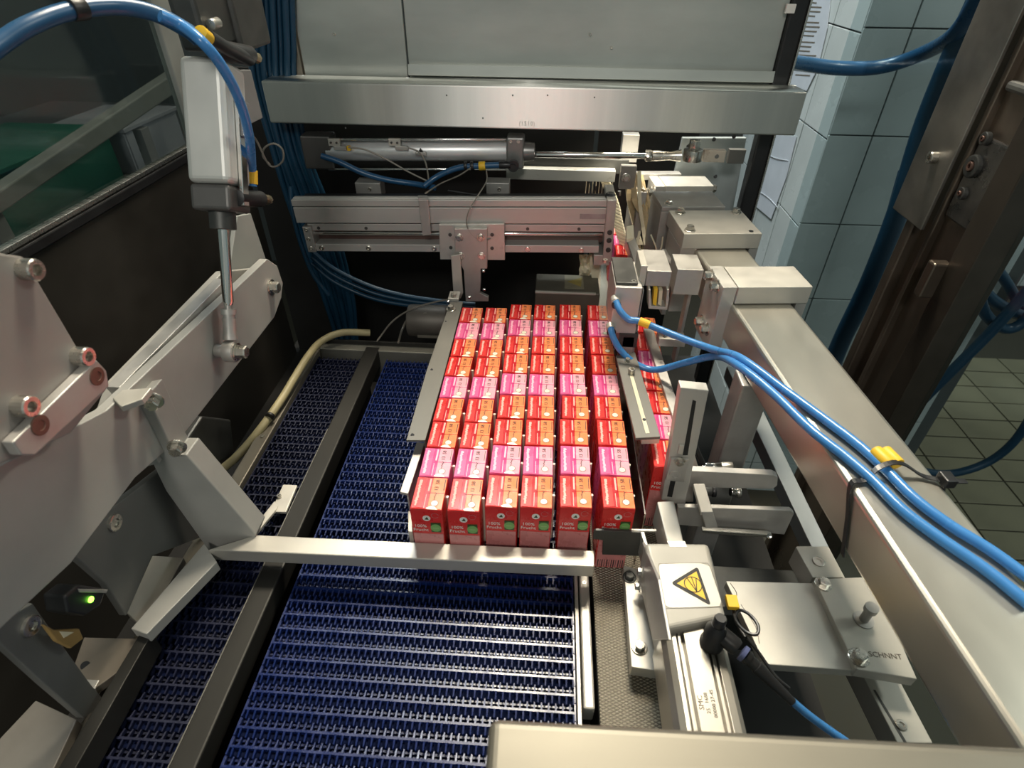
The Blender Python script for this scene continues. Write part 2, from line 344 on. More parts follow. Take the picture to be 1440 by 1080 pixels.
# ================================================================== door post, door pane, hoses at the right
DX=.55
dp=thing('door_post','dark bronze-toned steel door post with latch recess at the doorway','door post',(DX,.85,FZ))
def vstrip(nm,ya,yb,xa,xb,z0,z1,m,bev=.0015): return box(nm,(xa,ya,z0),(xb,yb,z1),m,dp,bev=bev)
vstrip('post_web',.742,.845,DX,DX+.012,FZ,.75,BRONZE)
vstrip('post_flange',.842,.862,DX-.016,DX+.010,FZ,.268,BRONZE,.003)
vstrip('post_flange',.804,.812,DX-.010,DX+.002,-.02,.75,BRONZE)
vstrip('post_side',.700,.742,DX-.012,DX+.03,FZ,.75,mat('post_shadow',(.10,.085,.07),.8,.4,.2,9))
vstrip('hinge_leaf',.815,.900,DX-.020,DX-.014,.268,.75,mat('hinge_steel',(.30,.28,.25),.85,.38,.2,12),.0015)
p=PX(1316,222,DX-.020); bolt(dp,p,(-1,0,0),.008,'socket',h=.010)
lp=box('latch_plate',(DX-.006,.742,.295),(DX+.001,.803,.40),mat('latch_steel',(.17,.16,.15),.9,.3,.3,30),dp,bev=.003)
for a,b,rr in ((1389,195,.008),(1371,234,.014),(1356,272,.008)):
    c=PX(a,b,DX-.006); bolt(lp,c,(-1,0,0),rr,'socket',m=DARK,h=.006); bolt(lp,c-V((.003,0,0)),(-1,0,0),rr*.42,'socket',m=RUST,h=.005)
vstrip('latch_tab',.740,.756,DX-.030,DX-.006,.20,.252,BRONZE,.003)
box('latch_guard',PX(1440,125,DX-.012)-V((.0,.02,.008)),PX(1424,128,DX)+V((0,.0,.012)),mat('guard_cast',(.16,.155,.14),.7,.45,.2,20),dp,bev=.004)
dw=thing('door_1','clear perspex door pane at the side of the machine','door',(DX,1.0,-.3)); struct(dw); del dw['category']
box('pane',(DX+.004,.866,-.34),(DX+.008,1.30,.9),PERSPEX,dw,bev=0)
box('pane',(DX+.020,.10,-.34),(DX+.024,.698,.9),PERSPEX,dw,bev=0)
def hose(nm,pts,r,m,label,cat='hose',group=None,seg=12,tags=()):
    t=thing(nm,label,cat,V(pts[0])); tube('tube',pts,r,m,t,seg=seg)
    P=spline(pts,8)
    for f in tags:
        i=int(f*(len(P)-2)); d=(P[i+1]-P[i]).normalized(); bm=bmesh.new(); b_cyl(bm,P[i]-d*r*1.6,P[i]+d*r*1.6,r*1.22,16); finish('tag',bm,YEL,t,bev=.0004)
    return t
hose('air_hose',[PY(1098,86,1.10),PY(1130,90,1.16),PY(1180,96,1.2),PY(1240,94,1.2),PY(1300,74,1.15),PY(1345,45,1.05),PY(1385,-20,1.0)],.0118,HOSEM,'thick blue hose sweeping past the tiled pillar above the hood level')
hose('dark_hose',[PX(1392,-30,.62),PX(1345,70,.62),PX(1300,180,.62),PX(1262,300,.62),PX(1222,400,.62),PX(1183,480,.62),PX(1160,540,.62)],.0175,HOSED,'thick dark blue hose hanging along the door post')
hose('dark_hose',[PX(1160,560,.68),PX(1200,450,.68),PX(1240,335,.68),PX(1268,240,.68)],.006,HOSED,'thin dark blue hose beside the thick one at the door post')
YB=1.2
for lab,pts,rr in (
 ('dark blue hose looping low in front of the floor tiles',[(1258,640),(1290,660),(1335,666),(1385,652),(1425,622),(1460,570)],.011),
 ('dark blue hose running straight from the beam up to the coil',[(1250,612),(1300,560),(1340,520),(1390,470),(1440,415),(1470,380)],.013),
 ('dark blue hose bending in a small loop beside the door post',[(1395,340),(1378,400),(1385,440),(1412,462),(1440,452),(1470,410)],.013),
 ('upper dark blue hose of the coil beside the door post',[(1370,395),(1400,425),(1440,445),(1480,452)],.014),
 ('dark blue hose crossing diagonally over the coil',[(1385,360),(1412,392),(1440,440),(1475,500)],.012)):
    YB+=.032; hose('coiled_hose',[PY(a,b,YB) for a,b in pts],rr,HOSED,lab)
# ================================================================== conveyor belts
PITCH=.0165
def belt_row_mesh(x0,x1):
    bm=bmesh.new(); b_box(bm,(x0,-.0011,-.005),(x1,.0011,0)); b_box(bm,(x0,.0072,-.0115),(x1,.0092,-.0095))
    u=.0136; n=int((x1-x0)/u); u=(x1-x0)/n
    def finger(cx,ya,yb,w0,w1):      # tapering finger with a knuckle dropped at its tip
        d=1 if yb>ya else -1
        b_prism(bm,[V((cx-w0/2,ya,-.0002)),V((cx+w0/2,ya,-.0002)),V((cx+w1/2,yb,-.0014)),V((cx-w1/2,yb,-.0014))],(0,0,-.0045))
    for k in range(n*2):
        a=x0+k*u/2
        finger(a+.10*u,.0008,.0084,.0020,.0013); finger(a+.35*u,-.0008,-.0084,.0020,.0013)
        b_box(bm,(a+.17*u,.0022,-.0115),(a+.42*u,.0052,-.0095))
    for x in (x0,x1-.0016): b_box(bm,(x,-.0072,-.006),(x+.0016,.0085,-.0002))
    bmesh.ops.recalc_face_normals(bm,faces=bm.faces)
    me=bpy.data.meshes.new('belt_row'); bm.to_mesh(me); bm.free(); me.materials.append(BELT); return me
def modular_belt(label,x0,x1,y0,y1,m=None):
    t=thing('conveyor_belt',label,'conveyor belt',(0,y0,0)); me=belt_row_mesh(x0,x1)
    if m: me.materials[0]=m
    n=int((y1-y0)/PITCH)
    for k in range(n): r=link('belt_row',me,t); r.location=(0,k*PITCH+.008,0)
    box('wear_plate',(x0,y0,-.0178),(x1,y1,-.0135),BELTU,t,bev=0)
    box('roller_bed',(x0,y0,-.10),(x1,y1,-.018),BLACKM,t,bev=0); return t
modular_belt('wide dark blue open-grid modular belt running under the cartons',-.270,.0505,.06,.828)
modular_belt('narrow dark blue modular belt strip between the rail and the lever side',-.392,-.312,.06,.828,mat('belt_blue_shaded',(.004,.007,.030),0,.5,.15,60))  # belt blue darkened: the left side's shade is put into the colour
RAILM=mat('rail_dark_steel',(.032,.031,.028),.5,.5,.25,14,(1,.3,1),bump=.1)
dr=thing('divider_rail','long dark steel rail dividing the two blue belts','rail',(-.3,.45,-.02))
box('rail',(-.311,.05,-.02),(-.286,.84,.011),RAILM,dr,bev=.002)
box('wear_edge',(-.3105,.05,.011),(-.3092,.62,.0118),STRIP,dr,bev=.0003)
lr=thing('side_rail','tan-grey steel rail along the outer edge of the narrow belt','rail',(-.4,.45,-.06))
box('rail',(-.412,.04,-.06),(-.393,.846,.008),mat('rail_tan',(.20,.18,.145),.5,.45,.15,12,(1,.3,1)),lr,bev=.0015)
box('rail_foot',(-.43,.04,-.08),(-.393,.846,-.06),RAILM,lr)
for yy in (.6,): bolt(lr,(-.402,yy,.008),(0,0,1),.003,'socket',h=.002)
er=thing('end_rail','grey cross rail closing the far end of the blue belts','rail',(-.3,.84,-.06))
box('rail',(-.393,.829,-.06),(-.14,.850,.010),mat('rail_grey_end',(.30,.29,.25),.6,.45,.15,12),er,bev=.0015)
box('rail_lip',(-.393,.846,.010),(-.14,.850,.018),RAILM,er)
# thin bright edge strip and steel wear strip beside the textured lane
es=thing('edge_strip','thin chipped pale strip bordering the wide blue belt','strip',(.053,.3,-.02))
box('strip',(.0518,.10,-.03),(.0556,.40,.0035),ALUW,es,bev=.0004)
ws=thing('wear_strip','flat bright steel wear strip beside the textured lane belt','strip',(.063,.33,-.03))
bm=bmesh.new(); b_box(bm,(.0575,.252,-.02),(.0685,.47,.005)); finish('strip',bm,ALUW,ws,bev=.002)
for yy in (.27,.33,.39): bolt(ws,(.063,yy,.005),(0,0,1),.0022,'socket',h=.0006)
def lane_mat():
    m=bpy.data.materials.new('lane_belt_diamond'); m.use_nodes=True; nt=m.node_tree; b=nt.nodes['Principled BSDF']; b.inputs['Roughness'].default_value=.4; b.inputs['Metallic'].default_value=.35
    tc=nt.nodes.new('ShaderNodeTexCoord'); out=[]
    for s in (1,-1):
        mp=nt.nodes.new('ShaderNodeMapping'); mp.inputs['Rotation'].default_value=(0,0,s*math.radians(27)); nt.links.new(tc.outputs['Object'],mp.inputs[0])
        wv=nt.nodes.new('ShaderNodeTexWave'); wv.bands_direction='Y'; wv.inputs['Scale'].default_value=105; nt.links.new(mp.outputs[0],wv.inputs[0]); out.append(wv)
    mn=nt.nodes.new('ShaderNodeMath'); mn.operation='MINIMUM'; nt.links.new(out[0].outputs['Fac'],mn.inputs[0]); nt.links.new(out[1].outputs['Fac'],mn.inputs[1])
    rp=nt.nodes.new('ShaderNodeValToRGB'); rp.color_ramp.elements[0].color=(.14,.12,.09,1); rp.color_ramp.elements[1].color=(.52,.47,.37,1); rp.color_ramp.elements[1].position=.45
    nt.links.new(mn.outputs[0],rp.inputs[0]); nt.links.new(rp.outputs[0],b.inputs['Base Color'])
    bp=nt.nodes.new('ShaderNodeBump'); bp.inputs['Strength'].default_value=.8; bp.inputs['Distance'].default_value=.0012; nt.links.new(mn.outputs[0],bp.inputs['Height']); nt.links.new(bp.outputs[0],b.inputs['Normal']); return m
lb=thing('lane_belt','beige diamond-textured lane belt under the outer carton column','conveyor belt',(.11,.5,-.01))
box('belt',(.0735,.10,-.006),(.182,1.28,-.0005),lane_mat(),lb,bev=.001)
box('belt_bed',(.0735,.10,-.09),(.182,1.28,-.008),BLACKM,lb,bev=0)
# ================================================================== drink cartons
CW,CD,CH=.0348,.0474,.106
def squiggle(seed,L,amp,n):
    rnd=random.Random(seed); return [(i/n*L, rnd.uniform(-amp,amp)) for i in range(n+1)]
def ribbon(name,pts,wd,m,parent,z):
    """flat pen stroke lying on a surface; pts are 3-D, z the lift direction"""
    bm=bmesh.new(); P=spline(pts,3); z=V(z).normalized(); L=[]
    for i,p in enumerate(P):
        t=(P[min(i+1,len(P)-1)]-P[max(i-1,0)]); t=t.normalized() if t.length>1e-9 else V((1,0,0)); s=t.cross(z).normalized()*wd/2
        L.append((bm.verts.new(p+s),bm.verts.new(p-s)))
    for a,b in zip(L,L[1:]): bm.faces.new((a[0],b[0],b[1],a[1]))
    return finish(name,bm,m,parent)
def disc_pts(c,r,ux,uy,n=20,ry=None): return [V(c)+V(ux)*math.cos(2*math.pi*i/n)*r+V(uy)*math.sin(2*math.pi*i/n)*(ry or r) for i in range(n)]
def make_carton(kind,tail):
    base,deep,light,prt=(RED,REDD,ORNG,PRED) if kind=='red' else (PINK,PINKD,PINKL,PPNK)
    t=thing('drink_carton','drink carton','carton',(0,0,0)); x,y=CW/2,CD/2
    bm=bmesh.new()      # body: slightly bellied brick
    ring=lambda z,sx,sy:[bm.verts.new((sx*a,sy*b,z)) for a,b in ((-1,-1),(0,-1.0),(1,-1),(1,0),(1,1),(0,1),(-1,1),(-1,0))]
    R=[ring(0,x*.985,y*.985),ring(.004,x,y)]
    for z,k in ((.03,.0007),(.056,.0010),(.085,.0006)):
        q=ring(z,x,y); q[1].co.y-=k; q[5].co.y+=k; q[3].co.x+=k; q[7].co.x-=k; R.append(q)
    R+= [ring(CH-.003,x,y),ring(CH,x*.985,y*.975)]
    for a,b in zip(R,R[1:]):
        for i in range(8): bm.faces.new((a[i],a[(i+1)%8],b[(i+1)%8],b[i]))
    bm.faces.new(list(reversed(R[0]))); bm.faces.new(R[-1])
    finish('body',bm,base if kind=='red' else PINK,t,bev=.0005,seg=1)
    zt=CH+.0003
    box('top_panel',(x*.06,-y*.95,CH-.001),(x*.965,y*.955,zt),light,t,bev=.0002)
    box('top_stripe',(-x*.32,-y*.94,CH-.001),(x*.06,y*.95,zt-.0001),deep,t,bev=.0002)
    # folded seam across the top and raised gable crease along it
    box('top_seam',(-x*.1,-.0003,CH-.001),(x*.97,.0003,zt+.0002),deep,t,bev=0)
    bm=bmesh.new(); b_prism(bm,[V((-x*.97,-y*.99,CH-.0015)),V((-x*.4,-y*1.01,CH+.0014)),V((x*.08,-y*.99,CH+.0004)),V((x*.08,-y*.94,CH+.0002)),V((-x*.4,-y*.90,CH+.0010)),V((-x*.97,-y*.93,CH+.0002))],(0,0,-.0012)); finish('folded_edge',bm,base,t)
    ribbon('fold_crease',[V((-x*.34,-y*.92,zt+.0002)),V((-x*.36,0,zt+.0003)),V((-x*.34,y*.9,zt+.0002))],.0011,base,t,(0,0,1))
    ribbon('fold_crease',[V((-x*.15,-y*.92,zt+.0002)),V((-x*.16,-y*.1,zt+.0003))],.0008,prt,t,(0,0,1))
    # prints on the top
    rnd=random.Random(3 if kind=='red' else 5)
    ribbon('brand_print',[V((-x*.70+rnd.uniform(-.0013,.0013),-y*.78+i*.00115,zt+.0001)) for i in range(33)],.0017,prt,t,(0,0,1))
    ribbon('brand_print',[V((-x*.72,-y*.80,zt+.0002)),V((-x*.70,-y*.1,zt+.0002)),V((-x*.73,y*.78,zt+.0002))],.0020,prt,t,(0,0,1))
    box('variety_print',(-x*.14,y*.10,zt),(-x*.03,y*.88,zt+.0002),prt,t,bev=0)
    text('date_print','13  58',.0062,(x*.40,y*.48,zt+.0002),(0,1,0),(-1,0,0),INK,t)
    rnd=random.Random(11)
    ribbon('date_scribble',[V((x*.40+rnd.uniform(-.0016,.0016),y*.05-i*.0011,zt+.0002)) for i in range(8)]+[V((x*.36,-y*.5,zt+.0002))],.0007,INK,t,(0,0,1))
    box('side_print',(x*.84,y*.18,zt),(x*.89,y*.86,zt+.0002),INK if kind=='red' else INKG,t,bev=0)
    c=V((x*.46,-y*.62,zt)); bm=bmesh.new(); b_prism(bm,disc_pts(c,.0036,(1,0,0),(0,1,0),16),(0,0,.0004))
    if tail: b_prism(bm,[c+V((-.0012,-.0030,0)),V((x*.0,-y*.90,zt)),V((x*.0,-y*.97,zt-.0003)),V((x*.72,-y*.97,zt-.0003))][0:4],(0,0,.0003))
    fo=finish('straw_hole_foil',bm,STRAW,t); 
    ribbon('foil_outline',disc_pts(c+V((0,0,.0005)),.0039,(1,0,0),(0,1,0),14)+[c+V((.0039,0,.0005))],.0005,INKG,t,(0,0,1))
    # front face
    yf=-y-.0013; rose=ROSE if kind=='red' else PINKL
    box('front_band',(-x*.955,yf+.0001,.003),(x*.955,-y+.001,.067),rose,t,bev=.0002)
    bm=bmesh.new(); b_prism(bm,disc_pts((x*.0,yf-.0002,.0935),.0043,(1,0,0),(0,0,1),18),(0,.0005,0)); em=finish('emblem',bm,WHITE,t)
    prism('emblem_mark',[V((x*.0-.0022,yf-.0004,.0918)),V((x*.0+.0024,yf-.0004,.0918)),V((x*.0+.0006,yf-.0004,.0962))],(0,.0003,0),OVALD,em,bev=0)
    ribbon('ghost_ring',disc_pts((x*.55,yf-.0001,.0985),.0038,(1,0,0),(0,0,1),14),.0005,prt if kind=='pink' else ROSE,t,(0,1,0))
    box('seal_ground',(x*.22,yf-.0001,.0705),(x*.84,yf+.0015,.0855),OVALD,t,bev=0)
    bm=bmesh.new(); b_prism(bm,disc_pts((x*.53,yf-.0003,.0780),.0058,(1,0,0),(0,0,1),20,.0062),(0,.0006,0)); ov=finish('green_seal',bm,OVAL,t)
    box('seal_line',(x*.34,yf-.0005,.0774),(x*.72,yf-.0002,.0786),mat('seal_lettering_'+kind+str(tail),(.35,.5,.22),0,.5,0),ov,bev=0)
    text('claim_print','100%\nFrucht',.0064,(-x*.44,yf-.0001,.0770),(1,0,0),(0,0,1),WHITE,t)
    for k,(a,wd) in enumerate(((.08,.0010),(.16,.0004),(.22,.0010),(.3,.0006),(.38,.0012),(.46,.0004),(.53,.001),(.60,.0012),(.68,.0005),(.76,.0011),(.84,.0006),(.9,.0009))):
        if kind=='red' and not tail: box('barcode_bar',(-x+2*x*a,yf-.0002,.004),(-x+2*x*a+wd,yf+.0005,.017),INK,t,bev=0)
    # drinking straw in its sleeve on the side
    tube('straw',[V((x+.0016,.004,.022)),V((x+.0016,.0035,.060)),V((x+.0016,.003,.098))],.0017,STRAW,t,seg=8,n=2)
    return t
PROTO={(k,tl):make_carton(k,tl) for k in ('red','pink') for tl in (True,False)}
USED=set()
def carton(kind,tail,x,y,rz,label,group):
    p=PROTO[(kind,tail)]
    if (kind,tail) in USED: o=copy_tree(p)
    else: o=p; USED.add((kind,tail))
    o.location=(x,y,0); o.rotation_euler=(0,0,rz); o['label']=label; o['group']=group; WO[o]=V(o.location); return o
KINDS='RPRRPRRPR'
XL=[-.1315,-.0915,-.0515,-.0130,.0295,.0755]; YF=[.3995,.4005,.4085,.4100,.4135,.4155]; PT=[.0478,.0479,.0487,.0487,.0487,.0487]
PLACE=['beside the guide strip','second from the guide strip','third from the guide strip','fourth from the guide strip','fifth from the guide strip','outermost column']
rnd=random.Random(21)
for c in range(6):
    for r in range(9):
        kind='red' if KINDS[r]=='R' else 'pink'
        row='row at pusher bar' if r==0 else ('row furthest from pusher bar' if r==8 else ORD[r]+' row from pusher bar')
        lab=('red and orange' if kind=='red' else 'two-tone pink')+' drink carton, '+row+', '+PLACE[c]
        dx=.0025 if (c==4 and r in (3,)) else 0
        carton(kind,c<3,XL[c]+CW/2+rnd.uniform(-.0005,.0005)+dx+(.001*(r-4)/4 if c==3 else 0),YF[c]+CD/2+r*PT[c]+rnd.uniform(-.0004,.0004),rnd.uniform(-.012,.012),lab,'drink cartons in the block on the belt')
for i,k in enumerate('RPRRPRR'):
    yy=.5045+i*.0485; kind='red' if k=='R' else 'pink'
    carton(kind,False,.1565+(yy-.5)*.03,yy,-.03+rnd.uniform(-.015,.015),('red and orange' if kind=='red' else 'two-tone pink')+' drink carton, '+ORD[i]+' in the lane behind the slotted upright','drink cartons queued in the outer lane')
for i,k in enumerate('RPR'):
    p=PZ(876,352-i*12,.106); kind='red' if k=='R' else 'pink'
    carton(kind,False,.158,1.075+i*.0485,-.04,('red and orange' if kind=='red' else 'two-tone pink')+' drink carton, '+ORD[i]+' in the far infeed under the cream chain','drink cartons in the far infeed')
# ================================================================== right-hand side of the machine
BO=V((.243,.678,0)); BA=math.atan2(.048,.519)
BM=Matrix.Translation(BO)@Matrix.Rotation(BA,4,'Z')      # beam frame: local y along the beam, x to its right
def L(x,y,z): return BM@V((x,y,z))
BEAMM=mat('beam_steel',(.56,.53,.46),.85,.33,.10,7,(1,.4,1),bump=.04,rvar=.07)
be=thing('support_beam','long square stainless support beam carrying two blue hoses','beam',L(.04,-.2,.166))
bm=bmesh.new(); b_box(bm,(0,-.56,.166),(.08,.42,.22),BM); finish('beam',bm,BEAMM,be,bev=.005,seg=4)
box('end_cap',(.002,.42,.168),(.078,.424,.218),BLK,be,M=BM)
post=thing('beam_post','square grey post standing under the support beam','post',(.262,.58,-.2))
box('post',(.246,.566,-.2),(.282,.602,.1655),ALUD,post,bev=.0025)
box('post_foot',(.235,.556,-.21),(.293,.612,-.2),ALUD,post)
def clamp(label,x0,x1,y0,y1,zt,zl,legw=.018,left=True,topb=(),sideb=(),zbr=.12,tm=None):
    t=thing('beam_clamp',label,'clamp',L((x0+x1)/2,(y0+y1)/2,zl),'machined clamps on the support beam'); tm=tm or ALUW
    box('top_plate',(x0+(legw if left else 0),y0,.221),(x1,y1,zt),tm,t,M=BM,bev=.001)
    if left: box('side_plate',(x0,y0+.002,zl),(x0+legw-.0005,y1+.004,zt-.001),ALU,t,M=BM,bev=.001)
    box('far_plate',(x1-.012,y0+.004,zbr),(x1+.002,y1-.004,.2205),ALUD,t,M=BM,bev=.001)
    for (a,b) in topb: bolt(t,L(a,b,zt),(0,0,1),.0058,'hex',h=.0065)
    for (b,z) in sideb: bolt(t,L(x0,b,z),BM.to_3x3()@V((-1,0,0)),.0062,'hex',h=.008)
    return t
clamp('pale machined clamp around the support beam, nearest the cable tie',-.016,.098,-.012,.047,.245,.148,.019,True,(),((.008,.236),(.034,.238),(.006,.172),(.030,.170)))
clamp('bright flat-topped clamp with corner bolts on the support beam',-.022,.096,.155,.25,.245,.165,.020,False,((-.010,.168),(-.006,.238),(.084,.238)),())
c2=clamp('dull stepped clamp under the rear mounting plate end of the beam',-.016,.088,.365,.42,.245,.14,.018,True,(),((.375,.232),(.395,.225),(.40,.205)))
bolt(c2,L(.09,.39,.232),BM.to_3x3()@V((1,0,0)),.007,'hex',h=.01)
cyl('hole',L(.082,.164,.2452),L(.082,.164,.2455),.0035,BLK,bpy.data.objects['beam_clamp.001'],bev=0)
# block below second clamp and stepped block in front of the third
lb1=thing('clamp_block','grey machined block hanging beside the beam under the bright clamp','block',L(-.02,.16,.1))
box('block',(-.022,.158,.11),(.004,.235,.2205),ALU,lb1,M=BM)
box('spacer',(-.030,.165,.10),(-.023,.225,.19),ALUD,lb1,M=BM)
lb2=thing('stepped_block','tall dull block standing between two beam clamps','block',L(0,.29,.1))
box('block',(-.030,.262,.10),(-.003,.335,.238),ALUD,lb2,M=BM); box('cap',(-.030,.262,.2385),(.075,.335,.246),ALUD,lb2,M=BM)
bolt(lb2,L(-.016,.275,.246),(0,0,1),.005,'hex')
lb3=thing('rear_bracket','dull angled bracket at the far end of the support beam','bracket',L(-.03,.45,.1))
box('bracket_top',(-.04,.425,.236),(.045,.444,.247),ALUD,lb3,M=BM); box('bracket_leg',(-.046,.36,.10),(-.032,.44,.236),ALUD,lb3,M=BM)
for b,z in ((.372,.225),(.392,.205)): bolt(lb3,L(-.046,b,z),BM.to_3x3()@V((-1,0,0)),.0055,'hex',h=.009)
# cable tie and the two hoses on the beam
def HZ(p): return PZ(p[0],p[1],.2255)
YA=.690
hA=[PY(866,424,YA),PY(872,437,YA-.012),PY(884,449,YA-.018),PY(900,452,YA-.022),PY(930,464,YA-.035),PY(968,481,YA-.06)+V((0,0,.002)),PY(1005,492,.60),HZ((1042,504)),HZ((1100,546)),HZ((1160,590)),HZ((1205,624)),HZ((1240,655)),HZ((1285,700)),HZ((1335,738)),HZ((1390,772)),HZ((1450,815))]
hB=[PY(859,462,YA),PY(862,474,YA-.012),PY(873,493,YA-.020),PY(895,512,YA-.03),PY(922,520,YA-.04),PY(960,511,YA-.06),PY(1005,501,.60),HZ((1040,508))+V((-.003,0,-.004)),HZ((1085,551)),HZ((1140,604)),HZ((1190,643)),HZ((1228,676)),HZ((1270,718)),HZ((1322,757)),HZ((1385,800)),HZ((1450,852))]
hose('blue_hose',hA,.0046,HOSE,'blue air hose on the beam from the upper fitting, yellow tag near the fitting',tags=(.22,))
hose('blue_hose',hB,.0046,HOSE,'blue air hose sagging from the lower fitting onto the beam')
yt=thing('hose_tag','pair of yellow marker clips on the blue hoses by the cable tie','tag',HZ((1240,645)))
for a,b in ((1230,640),(1243,640)):
    p=HZ((a,b)); q=HZ((a+12,b+12)); d=(q-p).normalized(); cyl('clip',p-d*.002+V((0,0,.004)),p+d*.016+V((0,0,.004)),.0058,YEL,yt,bev=.001)
ct=thing('cable_tie','black cable tie strapping the blue hoses to the beam','cable tie',L(0,-.29,.166))
Pt=[L(-.0015,-0.3520,.163),L(-.0015,-0.3370,.195),L(-.001,-0.3220,.2215),L(.012,-0.3190,.2235),L(.026,-0.3120,.232),L(.045,-0.3090,.2335),L(.065,-0.3150,.2235),L(.0785,-0.3220,.2225),L(.0815,-0.3270,.205),L(.0815,-0.3320,.164)]
bm=bmesh.new(); P=spline(Pt,5)
for a,b in zip(P,P[1:]):
    d=(b-a).normalized(); wv=(BM.to_3x3()@V((0,1,0))); nn=d.cross(wv).normalized()*.0006
    b_prism(bm,[a+wv*.0025+nn,a-wv*.0025+nn,b-wv*.0025+nn,b+wv*.0025+nn],-2*nn)
finish('strap',bm,BLK,ct)
box('tie_head',(.076,-.329,.2215),(.086,-.316,.2305),BLK,ct,M=BM,bev=.001)
box('tie_tail',(.085,-.326,.224),(.098,-.321,.2255),BLK,ct,M=BM,bev=.0003)
# ------------------------------------------------------------------ valve block with two fittings
vb=thing('valve_block','grey pneumatic block with two hose fittings above the outer cartons','valve',PY(870,468,.7))
f0,f1=PY(857,468,.70),PY(904,405,.70)
top=PZ(851,366,f1.z)
box('block',(f0.x,.70,f0.z),(f1.x,min(top.y,.79),f1.z),ALU,vb,bev=.0012)
box('top_plate',(f0.x+.001,.706,f1.z+.0004),(f1.x-.006,.785,f1.z+.004),DARK,vb)
prism('perspex_guard',[PY(841,470,.698),PY(856,470,.698),PY(852,372,.75),PY(846,372,.75)],(0,.003,0),PERSPEX,vb,bev=0)
for a,b in ((891,398),(851,368)): bolt(vb,PZ(a,b,f1.z+.0005),(0,0,1),.0036,'socket',h=.004)
for a,b in ((865,420),(858,458)):
    p=PY(a,b,.70); d=V((.1,-1,-.25)).normalized(); lathe('fitting',p+V((0,.002,0)),d,[(0,.0062),(.008,.0062),(.008,.0052),(.013,.0052)],ALUW,vb); lathe('collar',p+d*.0105,d,[(0,.0062),(.003,.0064),(.0035,.0054)],BLK,vb)
box('lower_lug',PY(868,488,.705),PY(898,470,.705)+V((0,.03,0)),DARK,vb); box('side_arm',PY(889,500,.71),PY(906,408,.71)+V((0,.03,0)),ALUD,vb)
mb=thing('mount_arm','stepped grey mounting arm joining the valve block to the beam','bracket',PY(930,420,.74))
box('arm',PY(907,402,.735),PY(945,382,.735)+V((0,.07,0)),ALUD,mb); box('arm_end',PY(946,414,.74),PY(990,380,.74)+V((0,.05,0)),ALU,mb)
box('arm_cap',PY(897,402,.72),PY(911,374,.72)+V((0,.05,.0)),ALUW,mb); box('drop_leg',PY(951,512,.76),PY(968,415,.76)+V((0,.02,0)),ALUD,mb)
oc=thing('open_channel','short open white channel holding yellow slips under the mounting arm','holder',PY(928,436,.73))
pt=[(912,434),(912,407),(915,407),(916,430),(936,432),(938,408),(941,407),(941,420),(938,436)]
prism('channel',[PY(a,b,.725) for a,b in pt],(0,.02,0),ALUW,oc,bev=.0003)
for k,(a,b) in enumerate(((918,408),(925,410))): prism('slip',[PY(a,428,.727),PY(a+5,430,.727),PY(a+7,b-2,.728),PY(a+2,b-1,.728)],(0,.014,0),YEL if k==0 else CREAM,oc,bev=0)
gr=thing('lane_guide','dull steel guide rail running down behind the outer lane','rail',PZ(930,560,.05))
prism('rail',[PZ(905,462,.112),PZ(918,460,.112),PZ(968,612,.112),PZ(956,616,.112)],(0,0,-.02),ALUD,gr)
box('rail_foot',PY(925,487,.70),PY(965,478,.70)+V((0,.02,0)),ALUW,gr)
bolt(gr,PY(935,470,.70),(0,-1,0),.004,'socket')
# slotted flat guide above the outer column
sg=thing('slotted_guide','flat slotted steel guide strip hanging over the outer column','guide',PZ(900,560,.126))
zS=.132
A,B,C_,D=PZ(866,500,zS),PZ(893,495,zS),PZ(929,614,zS),PZ(894,616,zS)
prism('strip',[A,B,C_,D],(0,0,-.004),STRIP,sg,bev=.0006)
lo=lambda a,b,t:a+(b-a)*t
def on(t,s): return lo(lo(A,D,t),lo(B,C_,t),s)
prism('slot_insert',[on(.28,.42)+V((0,0,.0004)),on(.28,.58)+V((0,0,.0004)),on(.96,.60)+V((0,0,.0004)),on(.96,.44)+V((0,0,.0004))],(0,0,-.002),CREAM,sg,bev=0)
bolt(sg,on(.27,.52),(0,0,1),.0046,'socket',h=.008); bolt(sg,on(.10,.5),(0,0,1),.0035,'hex'); cyl('hole',on(.82,.53)+V((0,0,.0002)),on(.82,.53)+V((0,0,.0008)),.0022,BLK,sg,bev=0)
prism('under_block',[PZ(903,618,.124),PZ(928,617,.124),PZ(924,605,.124),PZ(899,606,.124)],(0,0,-.008),ALUW,sg)
box('hanger',PY(872,502,.705),PY(893,474,.705)+V((0,.012,0)),ALUD,sg)
# dark polished guide wall between the outer column and the outer lane
gw=thing('guide_wall','thin polished steel wall between the outer column and the outer lane','guide',(.127,.65,0))
box('wall',(.1235,.425,.001),(.1255,.94,.088),mat('polished_steel',(.42,.38,.36),1,.2,.2,10),gw,bev=.0004)
